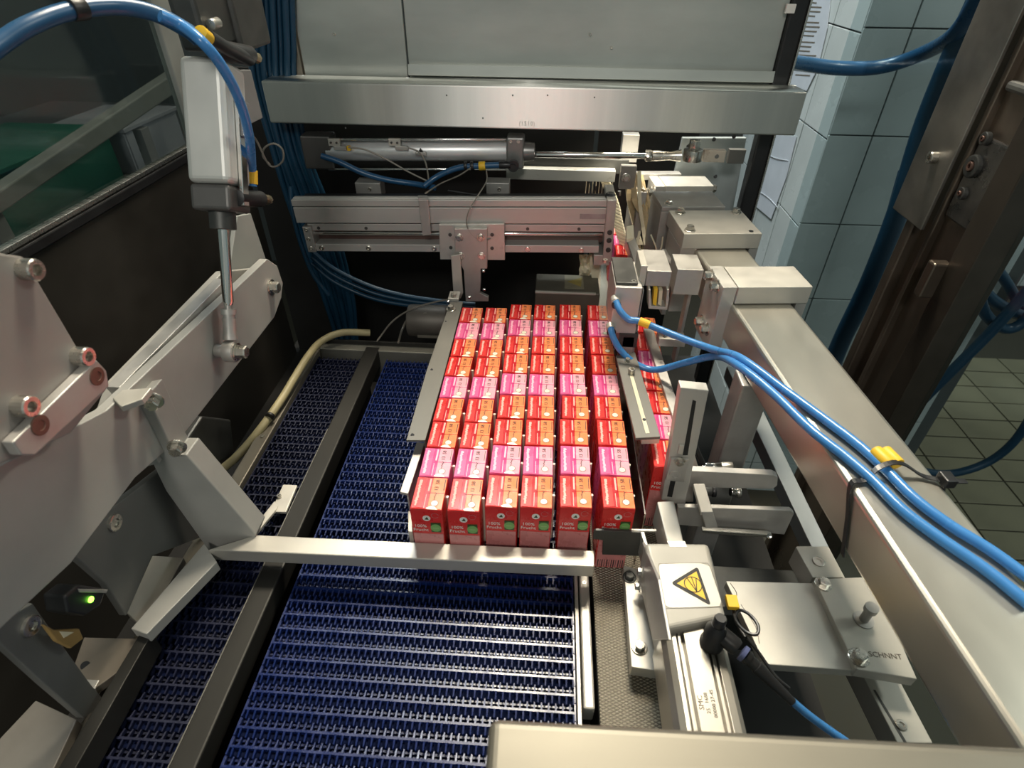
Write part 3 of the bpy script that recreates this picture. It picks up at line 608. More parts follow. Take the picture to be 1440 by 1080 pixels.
# ------------------------------------------------------------------ slotted upright and cross bars
su=thing('slotted_upright','slotted aluminium upright beside the outer lane with a clamp screw','upright',(.158,.47,.05))
def up(a,b,y=.465): return PY(a,b,y)
o4=[up(930,703),up(963,712),up(997,549),up(957,545)]
bm=bmesh.new(); b_prism(bm,o4,(0,.013,0)); finish('upright',bm,ALU,su,bev=.001)
sl=[up(974,562),up(979,564),up(967,640),up(960,640)]; prism('slot',[p+V((0,-.0003,0)) for p in sl],(0,.004,0),BLK,su,bev=0)
sl=[up(944,670),up(951,672),up(945,699),up(938,698)]; prism('slot',[p+V((0,-.0003,0)) for p in sl],(0,.004,0),BLK,su,bev=0)
prism('clamp_plate',[p+V((0,-.004,0)) for p in (up(943,642),up(968,643),up(962,675),up(935,672))],(0,.0037,0),ALUD,su)
bolt(su,up(955,645)+V((0,-.004,0)),(0,-1,0),.0042,'hex'); bolt(su,up(948,664)+V((0,-.004,0)),(0,-1,0),.0065,'socket',m=ALUD,h=.002)
box('nut',up(952,636)+V((0,-.003,0)),up(962,624)+V((0,.0,0)),ALUW,su)
ub=thing('upper_cross_bar','short grey cross bar bolted behind the slotted upright','bar',(.23,.485,.08))
prism('bar',[PY(a,b,.4785) for a,b in ((962,685),(1087,688),(1093,683),(1094,671),(1088,668),(964,662))],(0,.009,0),ALUD,ub)
lp2=thing('lower_cross_plate','wide grey cross plate behind the slide unit','plate',(.24,.455,.03))
prism('plate',[PY(a,b,.455) for a,b in ((952,738),(1103,752),(1117,722),(1112,718),(953,713))],(0,.006,0),ALUD,lp2)
sb=thing('short_bar','pale flat bar laid across the cross plate','bar',PZ(990,710,.07))
prism('bar',[PZ(975,680,.094),PZ(991,680,.094),PZ(1003,720,.080),PZ(986,720,.080)],(0,0,-.006),ALUW,sb)
prism('bar_end',[PZ(986,720,.080),PZ(1003,720,.080),PZ(1010,742,.055),PZ(993,743,.055)],(0,.003,-.003),ALUD,sb)
tl=thing('tension_lever','small black clamping lever with a chrome spindle by the beam post','lever',PY(990,655,.51))
tube('lever_arm',[PY(976,622,.512),PY(980,634,.51),PY(990,655,.508)],.0035,BLK,tl,seg=8); lathe('lever_knob',PY(975,616,.512),(0.1,0,-1),[(0,.001),(.003,.0045),(.007,.0045),(.01,.003)],ALUD,tl)
cyl('spindle',PY(986,655,.508),PY(1014,656,.508),.0048,CHROME,tl); cyl('spindle_nut',PY(1014,656,.508),PY(1030,656,.508),.0058,BOLT,tl,seg=6)
cs=thing('chrome_screw','short chrome screw sticking out below the upper cross bar','screw',PY(1035,692,.52)); cyl('shank',PY(1027,691,.52),PY(1036,692,.52),.006,CHROME,cs); cyl('head',PY(1036,692,.52),PY(1041,692,.52),.0075,BOLT,cs)
bs=thing('black_spacer','row of dark sleeve nuts under the upper cross bar','spacer',PY(998,690,.52)); cyl('sleeve',PY(990,689,.52),PY(1000,690,.52),.007,DARK,bs); cyl('sleeve',PY(1001,690,.52),PY(1006,690,.52),.0085,BLK,bs)
rd=thing('bent_strip','thin bright strip with a curled end under the cross plate','strip',PY(1030,753,.44)); prism('strip',[PY(988,750,.44),PY(1080,756,.44),PY(1086,754,.44),PY(1080,752,.44),PY(988,746,.44)],(0,.006,0),STEEL,rd,bev=.0003); cyl('curl',PY(1082,754,.437),PY(1082,754,.449),.003,CHROME,rd)
cb=thing('corner_block','small pale block behind the slotted upright','block',PY(965,710,.49)); prism('block',[PY(a,b,.49) for a,b in ((957,706),(975,706),(975,680),(962,680))],(0,.02,0),ALUW,cb)
kf=thing('knife_bracket','pale bent bracket leaning at the back of the slotted upright','bracket',PY(972,655,.50)); prism('bracket',[PY(a,b,.50) for a,b in ((964,664),(984,664),(976,636),(971,628))],(0,.004,0),ALUW,kf)
# frame rail, base block and base plate
fr=thing('frame_rail','pale blue-grey frame rail running under the support beam','rail',PZ(1100,660,-.03))
prism('rail',[PZ(1022,515,0),PZ(1043,515,0),PZ(1166,770,0),PZ(1142,770,0)],(0,0,-.025),mat('painted_rail',(.42,.46,.48),.5,.45,.08,12),fr)
prism('rail',[PZ(1120,768,.0),PZ(1165,768,.0),PZ(1312,1045,.0),PZ(1262,1045,.0)],(0,0,-.03),ALUW,fr)
prism('groove',[PZ(1228,970,.0004),PZ(1231,970,.0004),PZ(1276,1045,.0004),PZ(1272,1045,.0004)],(0,0,-.001),DARK,fr,bev=0)
bolt(fr,PZ(1267,1020,0),(0,0,1),.0052,'socket',h=.002)
ba=thing('small_base_block','small pale end block with a countersunk screw on the frame rail','block',PZ(1142,790,.012))
prism('block',[PZ(1119,769,.030),PZ(1163,768,.030),PZ(1186,812,.030),PZ(1143,812,.030)],(0,0,-.0298),ALUW,ba); bolt(ba,PZ(1151,790,.030),(0,0,1),.0068,'socket',h=.0015)
bb_=thing('base_block','scratched pale base block with two bolts and an upright stud','block',PZ(1200,880,.01))
prism('block',[PZ(1145,814,.034),PZ(1226,811,.034),PZ(1290,955,.034),PZ(1205,941,.034)],(0,0,-.014),ALUW,bb_)
bolt(bb_,PZ(1157,822,.034),(0,0,1),.0062,'hex'); bolt(bb_,PZ(1207,925,.034),(0,0,1),.0068,'hex')
q=PZ(1214,872,.034); lathe('stud',q,(0,0,1),[(0,.010),(.0012,.010),(.0013,.0045),(.018,.0045),(.018,.0065),(.024,.0065)],ALUD,bb_,seg=16)
text('engraving','SCHNNT',.0078,PZ(1245,922,.0342),PZ(1270,925,.034)-PZ(1220,920,.034),PZ(1240,900,.034)-PZ(1240,930,.034),INKG,bb_)
bpl=thing('base_plate','flat worn base plate between the slide unit and the base block','plate',PZ(1100,880,.0))
prism('plate',[PZ(1021,817,.026),PZ(1147,820,.026),PZ(1206,943,.026),PZ(1076,934,.026)],(0,0,-.012),ALUW,bpl)
tube('scratch',[PZ(1027,820,.0262),PZ(1036,835,.0262),PZ(1031,850,.0262)],.0004,INKG,bpl,seg=5)
tube('scratch',[PZ(1042,850,.0262),PZ(1062,880,.0262),PZ(1068,905,.0262)],.0003,INKG,bpl,seg=5)
up2=thing('understructure','dark cross member under the base plate','cross member',(.25,.3,-.1)); box('member',(.18,.40,-.14),(.38,.47,-.06),DARK,up2); box('member',(.18,.20,-.16),(.34,.235,-.02),DARK,up2)
# ------------------------------------------------------------------ slide unit (short-stroke cylinder)
cu=thing('slide_unit','pale aluminium slide cylinder with a yellow hand-crush warning triangle','cylinder unit',(.15,.28,.03))
zc=.10; CP=[PZ(906,762,zc),PZ(997,763,zc),PZ(1022,868,zc),PZ(936,886,zc)]
bm=bmesh.new(); b_prism(bm,CP,(0,0,-.055)); finish('cap',bm,mat('cap_alu',(.40,.38,.335),.2,.55,.04,40,bump=.04),cu,bev=.005,seg=4)
prism('notch',[PZ(938,761,zc+.0003),PZ(963,761,zc+.0003),PZ(966,769,zc+.0003),PZ(942,769,zc+.0003)],(0,0,-.004),ALUD,cu,bev=0)
b0=V((.1235,.205,0)); bw=.0585
prof=[(0,.035),(0,.078),(.003,.087),(.008,.0905),(.0115,.0905),(.0115,.084),(.013,.084),(.013,.090),(.0155,.090),(.0155,.083),(.0185,.083),(.0185,.0915),(.0375,.0915),(.0375,.084),(.040,.084),(.040,.0905),(.043,.0905),(.043,.084),(.0450,.084),(.0450,.0905),(.052,.0895),(.0565,.085),(.0585,.078),(.0585,.035)]
prism('cylinder_body',[V((b0.x+a,.195,z)) for a,z in prof],(0,.098,0),mat('slide_alu',(.50,.47,.41),.7,.38,.08,16,(1,.2,1),bump=.05),cu,bev=.0004)
ex=(CP[1]-CP[0]).normalized(); ey=(CP[0]-CP[3]).normalized()
# label
lb_pts=[PZ(a,b,zc+.0002) for a,b in ((929,793),(985,792),(998,797),(1014,845),(1012,853),(942,855),(935,851),(926,798))]
lab_=prism('warning_label',lb_pts,(0,0,.0003),STICK,cu,bev=0)
ribbon('label_outline',lb_pts+[lb_pts[0]],.0004,INKG,cu,(0,0,1)).location=(0,0,.0004)
tri=[PZ(943,820,zc+.0006),PZ(981,797,zc+.0006),PZ(1000,852,zc+.0006)]
def rounded(pts,r,n=5):
    out=[]; N=len(pts)
    for i in range(N):
        p,a,b=pts[i],pts[i-1],pts[(i+1)%N]; u=(a-p).normalized()*r; v=(b-p).normalized()*r
        for k in range(n+1): t=k/n; out.append((p+u)*(1-t)**2+p*2*t*(1-t)+(p+v)*t*t)
    return out
prism('triangle_border',rounded(tri,.004),(0,0,.0003),INK,cu,bev=0)
cen=sum(tri,V())/3; tri2=[cen+(p-cen)*.72+V((0,0,.0004)) for p in tri]
prism('triangle_field',tri2,(0,0,.0002),YEL,cu,bev=0)
cc=cen+V((0,0,.0008)); aX=(tri[1]-tri[2]).normalized(); rr=.0082
circ=[cc+V((math.cos(2*math.pi*i/24)*rr,math.sin(2*math.pi*i/24)*rr,0)) for i in range(25)]
ribbon('pictogram_ring',circ,.0009,INK,cu,(0,0,1))
foot=cc+V((.0022,-rr*.95,0))
for ang in (60,92,125): 
    a=math.radians(ang); ribbon('pictogram_line',[foot,(foot+cc)/2+V((math.cos(a)*rr*.5,math.sin(a)*rr*.5,0)),cc+V((math.cos(a)*rr,math.sin(a)*rr,0))],.0008,INK,cu,(0,0,1))
for k,(s,sz) in enumerate((('SMC',.0060),('25   1688',.0044),('00000 27-45',.0044))):
    text('type_print',s,sz,V((.1460+k*.0052,.226,.0917)),(0,1,0),(-1,0,0),INKG,cu)
# sensor plug
sp=thing('sensor_plug','black angled sensor plug on the slide cylinder with a blue cable','sensor plug',(.155,.3,.09))
p=PZ(1000,905,.0915); lathe('plug_base',p,(0,.04,1),[(0,.0105),(.004,.0105),(.006,.0092),(.022,.0092),(.026,.0070),(.030,.0060),(.030,.0054),(.038,.0054),(.040,.0045)],BLK,sp)
c1=PZ(1012,890,.108); c2_=PZ(1043,917,.104); c3=PZ(1110,983,.085)
d=(c2_-c1).normalized(); LL=(c2_-c1).length
lathe('plug_elbow',c1-d*.004,d,[(0,.0075),(LL*.6,.0078),(LL*.9,.0078),(LL,.0066)],BLK,sp)
lathe('plug_ring',c2_,d,[(0,.0072),(.0035,.0072)],mat('ring_blue_grey',(.10,.12,.25),0,.4,0),sp)
d2=(c3-c2_).normalized(); L2=(c3-c2_).length
lathe('cable_boot',c2_+d2*.0035,d2,[(0,.0062),(.004,.0062),(.004,.0050),(.012,.0050),(.0125,.0058),(.018,.0055),(.03,.0046),(L2,.0036)],BLK,sp)
tube('cable',[c3-d2*.004,PZ(1135,1004,.074),PZ(1165,1026,.062),PZ(1200,1050,.05)],.0034,HOSE,sp)
lc=thing('looped_cable','thin black cable with a small loop beside the warning label','cable',PZ(1040,880,.03))
tube('cable',[PZ(1030,846,.060),PZ(1032,862,.058),PZ(1037,876,.062),PZ(1050,889,.066),PZ(1064,892,.068),PZ(1066,880,.068),PZ(1055,865,.066),PZ(1040,858,.062),PZ(1034,868,.058),PZ(1040,884,.054),PZ(1065,915,.05),PZ(1090,950,.045),PZ(1110,968,.04)],.0016,BLK,lc,seg=8)
box('marker',PZ(1023,858,.060),PZ(1034,841,.060)+V((0,0,.006)),YEL,lc); lathe('joint',PZ(1039,884,.055),(.4,-1,0),[(0,.003),(.01,.003)],BLK,lc,seg=10)
# feed-bar between cap and upright, bracket foot, stop plate
fb=thing('feed_bar','sloping pale push bar rising from the slide cap to the upright','bar',PZ(940,740,.05))
prism('bar',[PZ(924,705,.088),PZ(948,704,.088),PZ(963,768,.088),PZ(940,768,.088)],(0,0,-.036),ALUW,fb,bev=.0015)
bf=thing('bracket_foot','bolted aluminium foot bracket over the textured lane belt','bracket',PZ(905,880,.004))
prism('foot',[PZ(877,795,.026),PZ(904,802,.026),PZ(916,880,.026),PZ(926,944,.026),PZ(888,938,.026)],(0,0,-.016),ALUW,bf)
bolt(bf,PZ(885,812,.026),(0,0,1),.0052,'hex',m=DARK); bolt(bf,PZ(899,911,.026),(0,0,1),.0056,'hex')
prism('gusset',[PX(a,b,.1175) for a,b in ((903,762),(925,815),(940,900),(918,900),(909,850))],(.003,0,0),ALUD,bf)
bolt(bf,PX(903,804,.1175),(-1,0,0),.004,'hex'); bolt(bf,PX(899,825,.1175),(-1,0,0),.004,'hex')
st=thing('stop_plate','dark notched stop plate in front of the outer carton column','plate',PY(870,782,.408))
prism('plate',[PY(a,b,.4075) for a,b in ((834,758),(835,748),(838,746),(901,749),(899,782),(847,780),(848,760))],(0,.003,0),DARK,st,bev=.0004)
prism('plate_edge',[PZ(858,746,.0735),PZ(923,747,.0735),PZ(923,744,.0735),PZ(858,743,.0735)],(0,0,-.002),ALUW,st,bev=.0003)
prism('side_wing',[PZ(901,748,.073),PZ(906,748,.073),PZ(921,800,.073),PZ(917,802,.073)],(0,0,-.03),ALUW,st,bev=.0003)
# ================================================================== pusher lever on the left
LP=-.370
pl=thing('pusher_lever','pale aluminium pusher lever with its bar across the belt before the cartons','lever',(-.33,.39,.03))
LEVM=mat('lever_alu',(.42,.41,.38),.2,.5,.08,14,bump=.06)
plate('lever_plate',[(376,364),(390,374),(398,398),(396,418),(386,446),(257,613),(190,672),(100,792),(0,885),(-60,930),(-60,690),(0,655),(150,577)],'x',LP,-.011,LEVM,pl,bev=.001)
plate('lever_plate',[(163,539),(314,382),(372,376),(384,420),(255,600),(120,660)],'x',LP-.028,-.010,ALUW,pl,bev=.001)
plate('spacer_bar',[(168,545),(318,392),(330,402),(178,556)],'x',LP-.0125,-.014,ALUD,pl,bev=.0006)
plate('rear_web',[(334,304),(353,300),(374,364),(320,398)],'x',LP-.045,-.006,mat('web_grey',(.34,.345,.32),0,.5,.06,14),pl)
bolt(pl,PX(381,404,LP),(1,0,0),.0078,'hex',h=.009)
# arm: post plus sloping foot carrying the bar
YA_=.392
arm=[(172,563),(207,556),(246,640),(262,640),(360,752),(352,772),(293,774),(233,690)]
prism('arm',[PY(a,b,YA_) for a,b in arm],(0,.026,0),LEVM,pl,bev=.0012)
prism('arm_cap',[PZ(158,560,.268),PZ(172,548,.268),PZ(213,545,.268),PZ(200,561,.268),PZ(170,572,.268)],(0,0,-.006),ALUW,pl)
prism('arm_rib',[PY(a,b,YA_-.006) for a,b in ((148,572),(178,567),(224,652),(190,660))],(0,.006,0),LEVM,pl)
bolt(pl,PY(216,563,YA_),(.3,-1,0),.0062,'hex',h=.008); bolt(pl,PY(249,628,YA_),(.3,-1,0),.0062,'hex',h=.008)
zb=.052
bar=[PZ(360,752,zb),PZ(836,774,zb),PZ(836,797,zb),PZ(292,773,zb)]
bm=bmesh.new(); b_prism(bm,bar,(0,0,-.019)); finish('pusher_bar',bm,mat('pusher_alu',(.60,.57,.51),.6,.42,.03,20,(.3,1,1),bump=.04),pl,bev=.0012)
prism('strut',[PZ(287,764,.046),PZ(305,790,.046),PZ(206,892,.046),PZ(184,884,.046)],(0,0,-.014),LEVM,pl)
# ------------------------------------------------------------------ lift cylinder
lc_=thing('lift_cylinder','silver square-bodied lift cylinder with chrome rod down to the lever','pneumatic cylinder',PX(325,495,-.352))
XC=-.352; E0=PX(325,494,XC); E1=PX(299,88,XC); ax=(E1-E0).normalized(); LT=(E1-E0).length
e1=V((1,0,0)); e1=(e1-ax*e1.dot(ax)).normalized(); e2=ax.cross(e1)
RM=Matrix((e1,e2,ax)).transposed().to_4x4(); CM=Matrix.Translation(E0)@RM      # local z along the rod
tt=lambda py: (PX(312,py,XC)-E0).dot(ax)
z0b,z1b=tt(262),LT
bm=bmesh.new(); b_box(bm,(-.023,-.024,z0b),(.023,.024,z1b),CM); finish('body',bm,mat('cylinder_alu',(.72,.71,.67),.5,.40,.05,10,(1,1,.2),bump=.03),lc_,bev=.007,seg=4)
bm=bmesh.new(); b_box(bm,(-.0215,-.0225,tt(298)),(.0215,.0225,z0b-.0005),CM); finish('head_cap',bm,mat('cap_dark',(.14,.135,.13),.6,.45,.1,30),lc_,bev=.004,seg=3)
box('switch_rail',(.0235,-.006,z0b-.02),(.028,.006,z1b-.03),CHROME,lc_,M=CM); box('switch',(.0285,-.006,z0b+.05),(.034,.006,z0b+.085),GREYP,lc_,M=CM)
bm=bmesh.new(); b_lathe(bm,CM@V((0,0,tt(298))),-ax,[(0,.0135),(.018,.0135),(.0185,.0125)],24); finish('nose',bm,DARK,lc_,smooth=True)
bm=bmesh.new(); b_lathe(bm,CM@V((0,0,tt(310))),-ax,[(0,.0058),(tt(310)-tt(425),.0058),(tt(310)-tt(430),.0046)],24); finish('rod',bm,CHROME,lc_,smooth=True)
bm=bmesh.new(); b_lathe(bm,CM@V((0,0,tt(428))),-ax,[(0,.0038),(.006,.0038),(.006,.0085),(.012,.0085),(.012,.0065),(.016,.0065),(.016,.0075),(.03,.0068),(.040,.0080)],18); finish('rod_end',bm,ALUD,lc_,smooth=True)
cyl('eye',E0-V((.006,0,0)),E0+V((.006,0,0)),.0125,ALUD,lc_); cyl('pivot_pin',E0-V((.0175,0,0)),E0-V((.0065,0,0)),.0075,ALUD,lc_); bolt(lc_,E0+V((.0062,0,0)),(1,0,0),.0075,'hex',h=.010)
for py,pxs in ((278,(332,350,366,378)),(70,(300,330,350,362))):
    P=[PX(a,py+(k*4 if py<100 else k*1.0),XC+.02) for k,a in enumerate(pxs)]
    cyl('elbow',P[0],P[2],.009 if py>100 else .010,BLK,lc_); cyl('elbow_nut',P[2],P[3],.0058,mat('brass_%d'%py,(.55,.46,.28),1,.3,.1,40),lc_,seg=8)
box('valve_body',PX(310,45,XC)-V((.01,.0,.02)),PX(330,5,XC)+V((.02,.03,.03)),DARK,lc_,bev=.004); box('top_lug',PX(262,40,XC)-V((.01,.0,.02)),PX(310,5,XC)+V((.015,.04,.02)),DARK,lc_,bev=.004)
cyl('lug_pin',PX(296,35,XC+.02),PX(306,32,XC+.02),.005,BOLT,lc_)
hose('thin_hose',[PX(355,262,XC+.02),PX(354,235,XC+.022),PX(350,190,XC+.042),PX(336,140,XC+.052),PX(313,95,XC+.055),PX(285,60,XC+.05),PX(255,36,XC+.03),PX(225,22,XC+.02)],.0048,HOSE,'thin blue hose with a yellow tag running up the lift cylinder',tags=(.09,))
hose('thick_hose',[PX(-60,110,-.42),PX(0,62,-.41),PX(45,34,-.40),PX(100,15,-.39),PX(160,9,-.375),PX(215,18,-.355),PX(262,42,-.335),PX(278,55,-.33)],.0068,HOSEM,'thick blue hose arching over the guard window towards the lift cylinder')
bnd=thing('hose_band','dark strap wrapped round the thick arching hose','strap',PX(108,14,-.388)); p=PX(108,13,-.388); dd=(PX(118,12,-.386)-p).normalized(); cyl('band',p-dd*.006,p+dd*.006,.0084,BLK,bnd); tube('tail',[p+V((0,0,.01)),p+V((-.012,0,.03))],.002,BLK,bnd,seg=6)
et=thing('elbow_tag','yellow tag sleeve above the lift cylinder','tag',PX(287,50,XC+.04)); p=PX(281,45,XC+.04); q=PX(293,55,XC+.04); cyl('sleeve',p,q,.0062,YEL,et,bev=.001)
hose('black_tube',[PX(293,52,XC+.035),PX(315,66,XC+.032),PX(335,76,XC+.028),PX(350,84,XC+.022)],.0065,BLK,'black tube stub between the yellow sleeve and the upper elbow')
vp=thing('clear_bracket','grey angled bracket plate behind the lift cylinder','bracket',PX(352,170,-.38)); plate('bracket',[(331,98),(353,98),(370,166),(352,175),(342,130)],'x',-.375,-.004,GREYP,vp)
# ------------------------------------------------------------------ bearing block with socket screws
bk=thing('bearing_block','heavy grey bearing block with socket screws on the lever side','block',PX(60,620,-.345))
plate('block',[(-40,345),(0,356),(34,361),(126,517),(152,546),(100,610),(30,642),(-40,668)],'x',-.345,-.024,mat('block_alu',(.34,.315,.295),.35,.55,.10,10,bump=.06),bk,bev=.0015)
plate('clamp_strip',[(18,622),(136,506),(150,521),(154,543),(50,640),(30,640)],'x',-.336,-.0085,ALUD,bk)
for a,b in ((37,380),(112,502),(30,572)): bolt(bk,PX(a-4,b-1,-.345),(1,0,0),.0074,'socket',h=.010)
for a,b in ((136,529),(56,598)): bolt(bk,PX(a,b,-.336),(1,0,0),.0072,'socket',m=RUST,h=.0012)
# ------------------------------------------------------------------ plates below the lever, sensor
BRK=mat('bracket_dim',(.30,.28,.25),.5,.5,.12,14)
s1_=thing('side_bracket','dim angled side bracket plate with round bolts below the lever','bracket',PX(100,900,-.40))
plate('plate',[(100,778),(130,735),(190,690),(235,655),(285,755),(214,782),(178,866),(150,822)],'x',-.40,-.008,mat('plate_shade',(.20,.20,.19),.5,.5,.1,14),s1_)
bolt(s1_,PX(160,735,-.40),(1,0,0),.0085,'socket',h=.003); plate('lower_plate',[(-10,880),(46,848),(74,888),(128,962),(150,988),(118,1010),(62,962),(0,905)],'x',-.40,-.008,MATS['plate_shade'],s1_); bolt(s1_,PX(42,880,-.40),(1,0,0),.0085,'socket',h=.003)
s2_=thing('tan_foot','tan flat foot plate next to the narrow belt','bracket',PZ(220,830,.0))
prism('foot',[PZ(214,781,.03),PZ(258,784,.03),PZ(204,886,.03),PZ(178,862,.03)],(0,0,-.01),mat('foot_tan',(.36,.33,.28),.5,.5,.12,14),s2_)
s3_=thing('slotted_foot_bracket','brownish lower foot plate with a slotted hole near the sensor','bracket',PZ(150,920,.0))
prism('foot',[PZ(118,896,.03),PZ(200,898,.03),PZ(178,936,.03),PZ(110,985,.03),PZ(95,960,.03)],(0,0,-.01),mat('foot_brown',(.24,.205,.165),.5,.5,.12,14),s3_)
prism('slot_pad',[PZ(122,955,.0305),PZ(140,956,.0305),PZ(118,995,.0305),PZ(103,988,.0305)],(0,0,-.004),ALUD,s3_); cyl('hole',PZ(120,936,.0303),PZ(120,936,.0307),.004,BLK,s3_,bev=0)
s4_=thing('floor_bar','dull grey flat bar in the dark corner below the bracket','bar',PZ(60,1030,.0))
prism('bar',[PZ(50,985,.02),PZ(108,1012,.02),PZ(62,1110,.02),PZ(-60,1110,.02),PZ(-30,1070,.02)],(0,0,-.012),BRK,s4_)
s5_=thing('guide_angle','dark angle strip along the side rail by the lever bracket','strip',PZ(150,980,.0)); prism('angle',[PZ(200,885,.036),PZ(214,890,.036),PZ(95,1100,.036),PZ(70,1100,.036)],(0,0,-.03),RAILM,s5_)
sn=thing('sensor','small dark light sensor with a green status lamp under the lever','sensor',PX(125,845,-.385))
plate('housing',[(92,838),(112,822),(150,828),(142,852),(120,866),(96,862)],'x',-.375,-.02,BLK,sn,bev=.002); plate('bezel',[(110,828),(152,829),(150,834),(112,833)],'x',-.3745,-.004,ALUD,sn,bev=.0004)
p=PX(127,843,-.3745); lathe('status_lamp',p,(1,0,0),[(0,.0026),(.0012,.0026),(.002,.0016)],LED,sn,seg=12)
yb=thing('amber_reflector','amber reflector plate behind the sensor','reflector',PX(85,885,-.39)); plate('reflector',[(62,878),(78,886),(112,884),(118,898),(100,912),(80,902)],'x',-.388,-.004,mat('amber',(.32,.20,.07),0,.4,.2,20),yb); plate('reflector_slot',[(84,888),(104,889),(90,897)],'x',-.3875,-.0004,CREAM,yb,bev=0)
# small white bracket on the divider rail
wbk_=thing('rail_bracket','small pale bent bracket with a screw on the divider rail','bracket',PZ(390,710,.011))
prism('foot',[PZ(398,681,.016),PZ(418,682,.016),PZ(402,720,.016),PZ(380,720,.016)],(0,0,-.004),ALUW,wbk_); prism('arm',[PZ(386,704,.016),PZ(392,712,.016),PZ(362,748,.030),PZ(354,744,.030)],(0,0,-.004),ALUW,wbk_); bolt(wbk_,PZ(393,699,.016),(0,0,1),.0032,'socket',h=.004)
# cream cable along the side rail, blue hose bundles
hose('cream_cable',[PZ(520,468,.02),PZ(480,468,.03),PZ(452,480,.03),PZ(434,500,.03),PZ(415,530,.025),PZ(395,563,.02),PZ(365,605,.01),PZ(335,640,-.01),PZ(312,660,-.03)],.0062,YCABLE,'cream cable curving round the corner of the side rail','cable')
for k,f in enumerate((.45,.62)):
    p=PZ((402,380)[k],(552,585)[k],.02); d=(PZ(395,563,.02)-PZ(415,530,.025)).normalized(); cyl('cable_band',p-d*.002,p+d*.002,.0068,BLK,[o for o in bpy.data.objects if o.name=='cream_cable'][0])
for k in range(8):
    yy=1.045+.008*(k%2); j=random.uniform(-2,2)
    hose('bundle_hose',[PY(346+k*9,-30,yy),PY(352+k*8.6,60,yy),PY(358+k*8,118,yy),PY(382+k*7+j,210,yy),PY(408+k*7.5,290,yy),PY(434+k*7+j,360,yy),PY(458+k*5.5,425,yy),PY(472+k*4,470,yy),PY(478+k*4,510,yy)],.0052,HOSED,'dark blue hose of the hanging bundle, '+ORD[7-k]+' from the rear panel edge','hose','dark blue hoses in the hanging bundle')
for k,lab in enumerate(('upper','middle','lower')):
    o=k*9
    hose('swept_hose',[PY(438,352+o,.99),PY(470,378+o,.985),PY(520,402+o*.9,.98),PY(570,416+o*.7,.975),PY(625,424+o*.5,.97),PY(668,428+o*.4,.97)],.0042,HOSED,lab+' dark blue hose sweeping behind the steel guide strip')
hose('grey_wire',[PZ(530,480,.02),PY(552,452,.90),PY(580,434,.90),PY(615,424,.90),PY(640,420,.89)],.0016,CABLE,'thin grey wire looping up to the guide strip bolt','wire',seg=6)
hose('grey_wire',[PZ(560,482,.02),PY(566,462,.905),PY(576,447,.905),PY(600,440,.905)],.0020,CABLE,'short grey wire bending behind the end rail','wire',seg=6)
hose('drop_hose',[PY(408,262,.96),PY(412,300,.95),PY(424,345,.95),PY(440,385,.95),PY(462,415,.95)],.0040,HOSED,'single blue hose dropping beside the linear guide end')
hose('key_ring',[PY(380,232,.94),PY(370,220,.94),PY(372,208,.94),PY(385,202,.94),PY(397,210,.94),PY(398,225,.94),PY(388,234,.94),PY(377,230,.94),PY(362,200,.93),PY(355,190,.92)],.0016,CABLE,'thin wire loop hanging beside the lift cylinder','wire',seg=6)
mo=thing('gearbox','dim rounded gearbox behind the end rail by the guide strip','gearbox',PY(590,480,.90)); bm=bmesh.new(); b_cyl(bm,PY(575,450,.92),PY(630,452,.92),.03,24); finish('housing',bm,mat('gear_grey',(.16,.145,.125),.4,.5,.2,14),mo,bev=.004,smooth=True); box('flange',PY(587,475,.895),PY(620,462,.895)+V((0,.02,0)),mat('gear_pale',(.30,.28,.23),.4,.5,.2,14),mo)
dm=thing('dark_motor_box','dark box in the shade below the lever plate','box',PX(300,620,-.47)); plate('box',[(262,620),(285,585),(325,590),(330,640),(290,660)],'x',-.46,-.05,DARK,dm,bev=.003)
# ================================================================== rear: rod cylinder, linear guide, carriage, infeed
YC=1.03
rc=thing('rod_cylinder','long silver tie-rod cylinder lying under the hood beam','pneumatic cylinder',PY(600,230,YC))
TUBE=mat('cylinder_tube',(.80,.80,.80),.55,.36,.05,12,bump=.03)
cL,cR=PY(462,212,YC),PY(713,212,YC); axc=(cR-cL).normalized()
cyl('barrel',cL,cR,.0168,TUBE,rc,seg=32)
for a,b,py in ((475,712,196),(462,712,238)): cyl('tie_rod',PY(a,py,YC-.012),PY(b,py,YC-.012),.0024,CHROME,rc,seg=12)
CAPM=mat('cap_grey',(.28,.275,.265),.6,.45,.1,30)
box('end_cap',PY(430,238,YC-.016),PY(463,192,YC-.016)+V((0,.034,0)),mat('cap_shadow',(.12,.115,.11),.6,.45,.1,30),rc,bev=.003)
box('end_cap',PY(712,238,YC-.016),PY(737,194,YC-.016)+V((0,.034,0)),CAPM,rc,bev=.003)
lathe('nose',PY(737,213,YC),axc,[(0,.0155),(.004,.0155),(.018,.0140),(.0185,.011)],CAPM,rc)
for a in (718,729): bolt(rc,PY(a,199,YC-.016),(0,-1,0),.003,'socket',h=.002)
cyl('rod',PY(752,217,YC),PY(908,219,YC),.0052,CHROME,rc)
cyl('lock_nut',PY(908,219,YC),PY(916,219,YC),.0098,BOLT,rc,seg=6); lathe('rod_eye_shank',PY(917,219,YC),axc,[(0,.0085),(.01,.0085),(.03,.0070),(.048,.010)],BOLT,rc)
p=PY(974,218,YC); cyl('rod_eye',p-V((0,0,.009)),p+V((0,0,.009)),.016,BOLT,rc); cyl('eye_bolt',p+V((0,0,.009)),p+V((0,0,.024)),.0095,BOLT,rc,seg=6)
box('eye_tab',PY(988,228,YC),PY(1022,212,YC)+V((0,.012,0)),mat('tab_rusty',(.52,.46,.38),.5,.5,.2,40,dirt=(.25,.12,.05)),rc); cyl('tab_hole',PY(1008,220,YC-.0005),PY(1008,220,YC-.001),.0035,DARK,rc,bev=0)
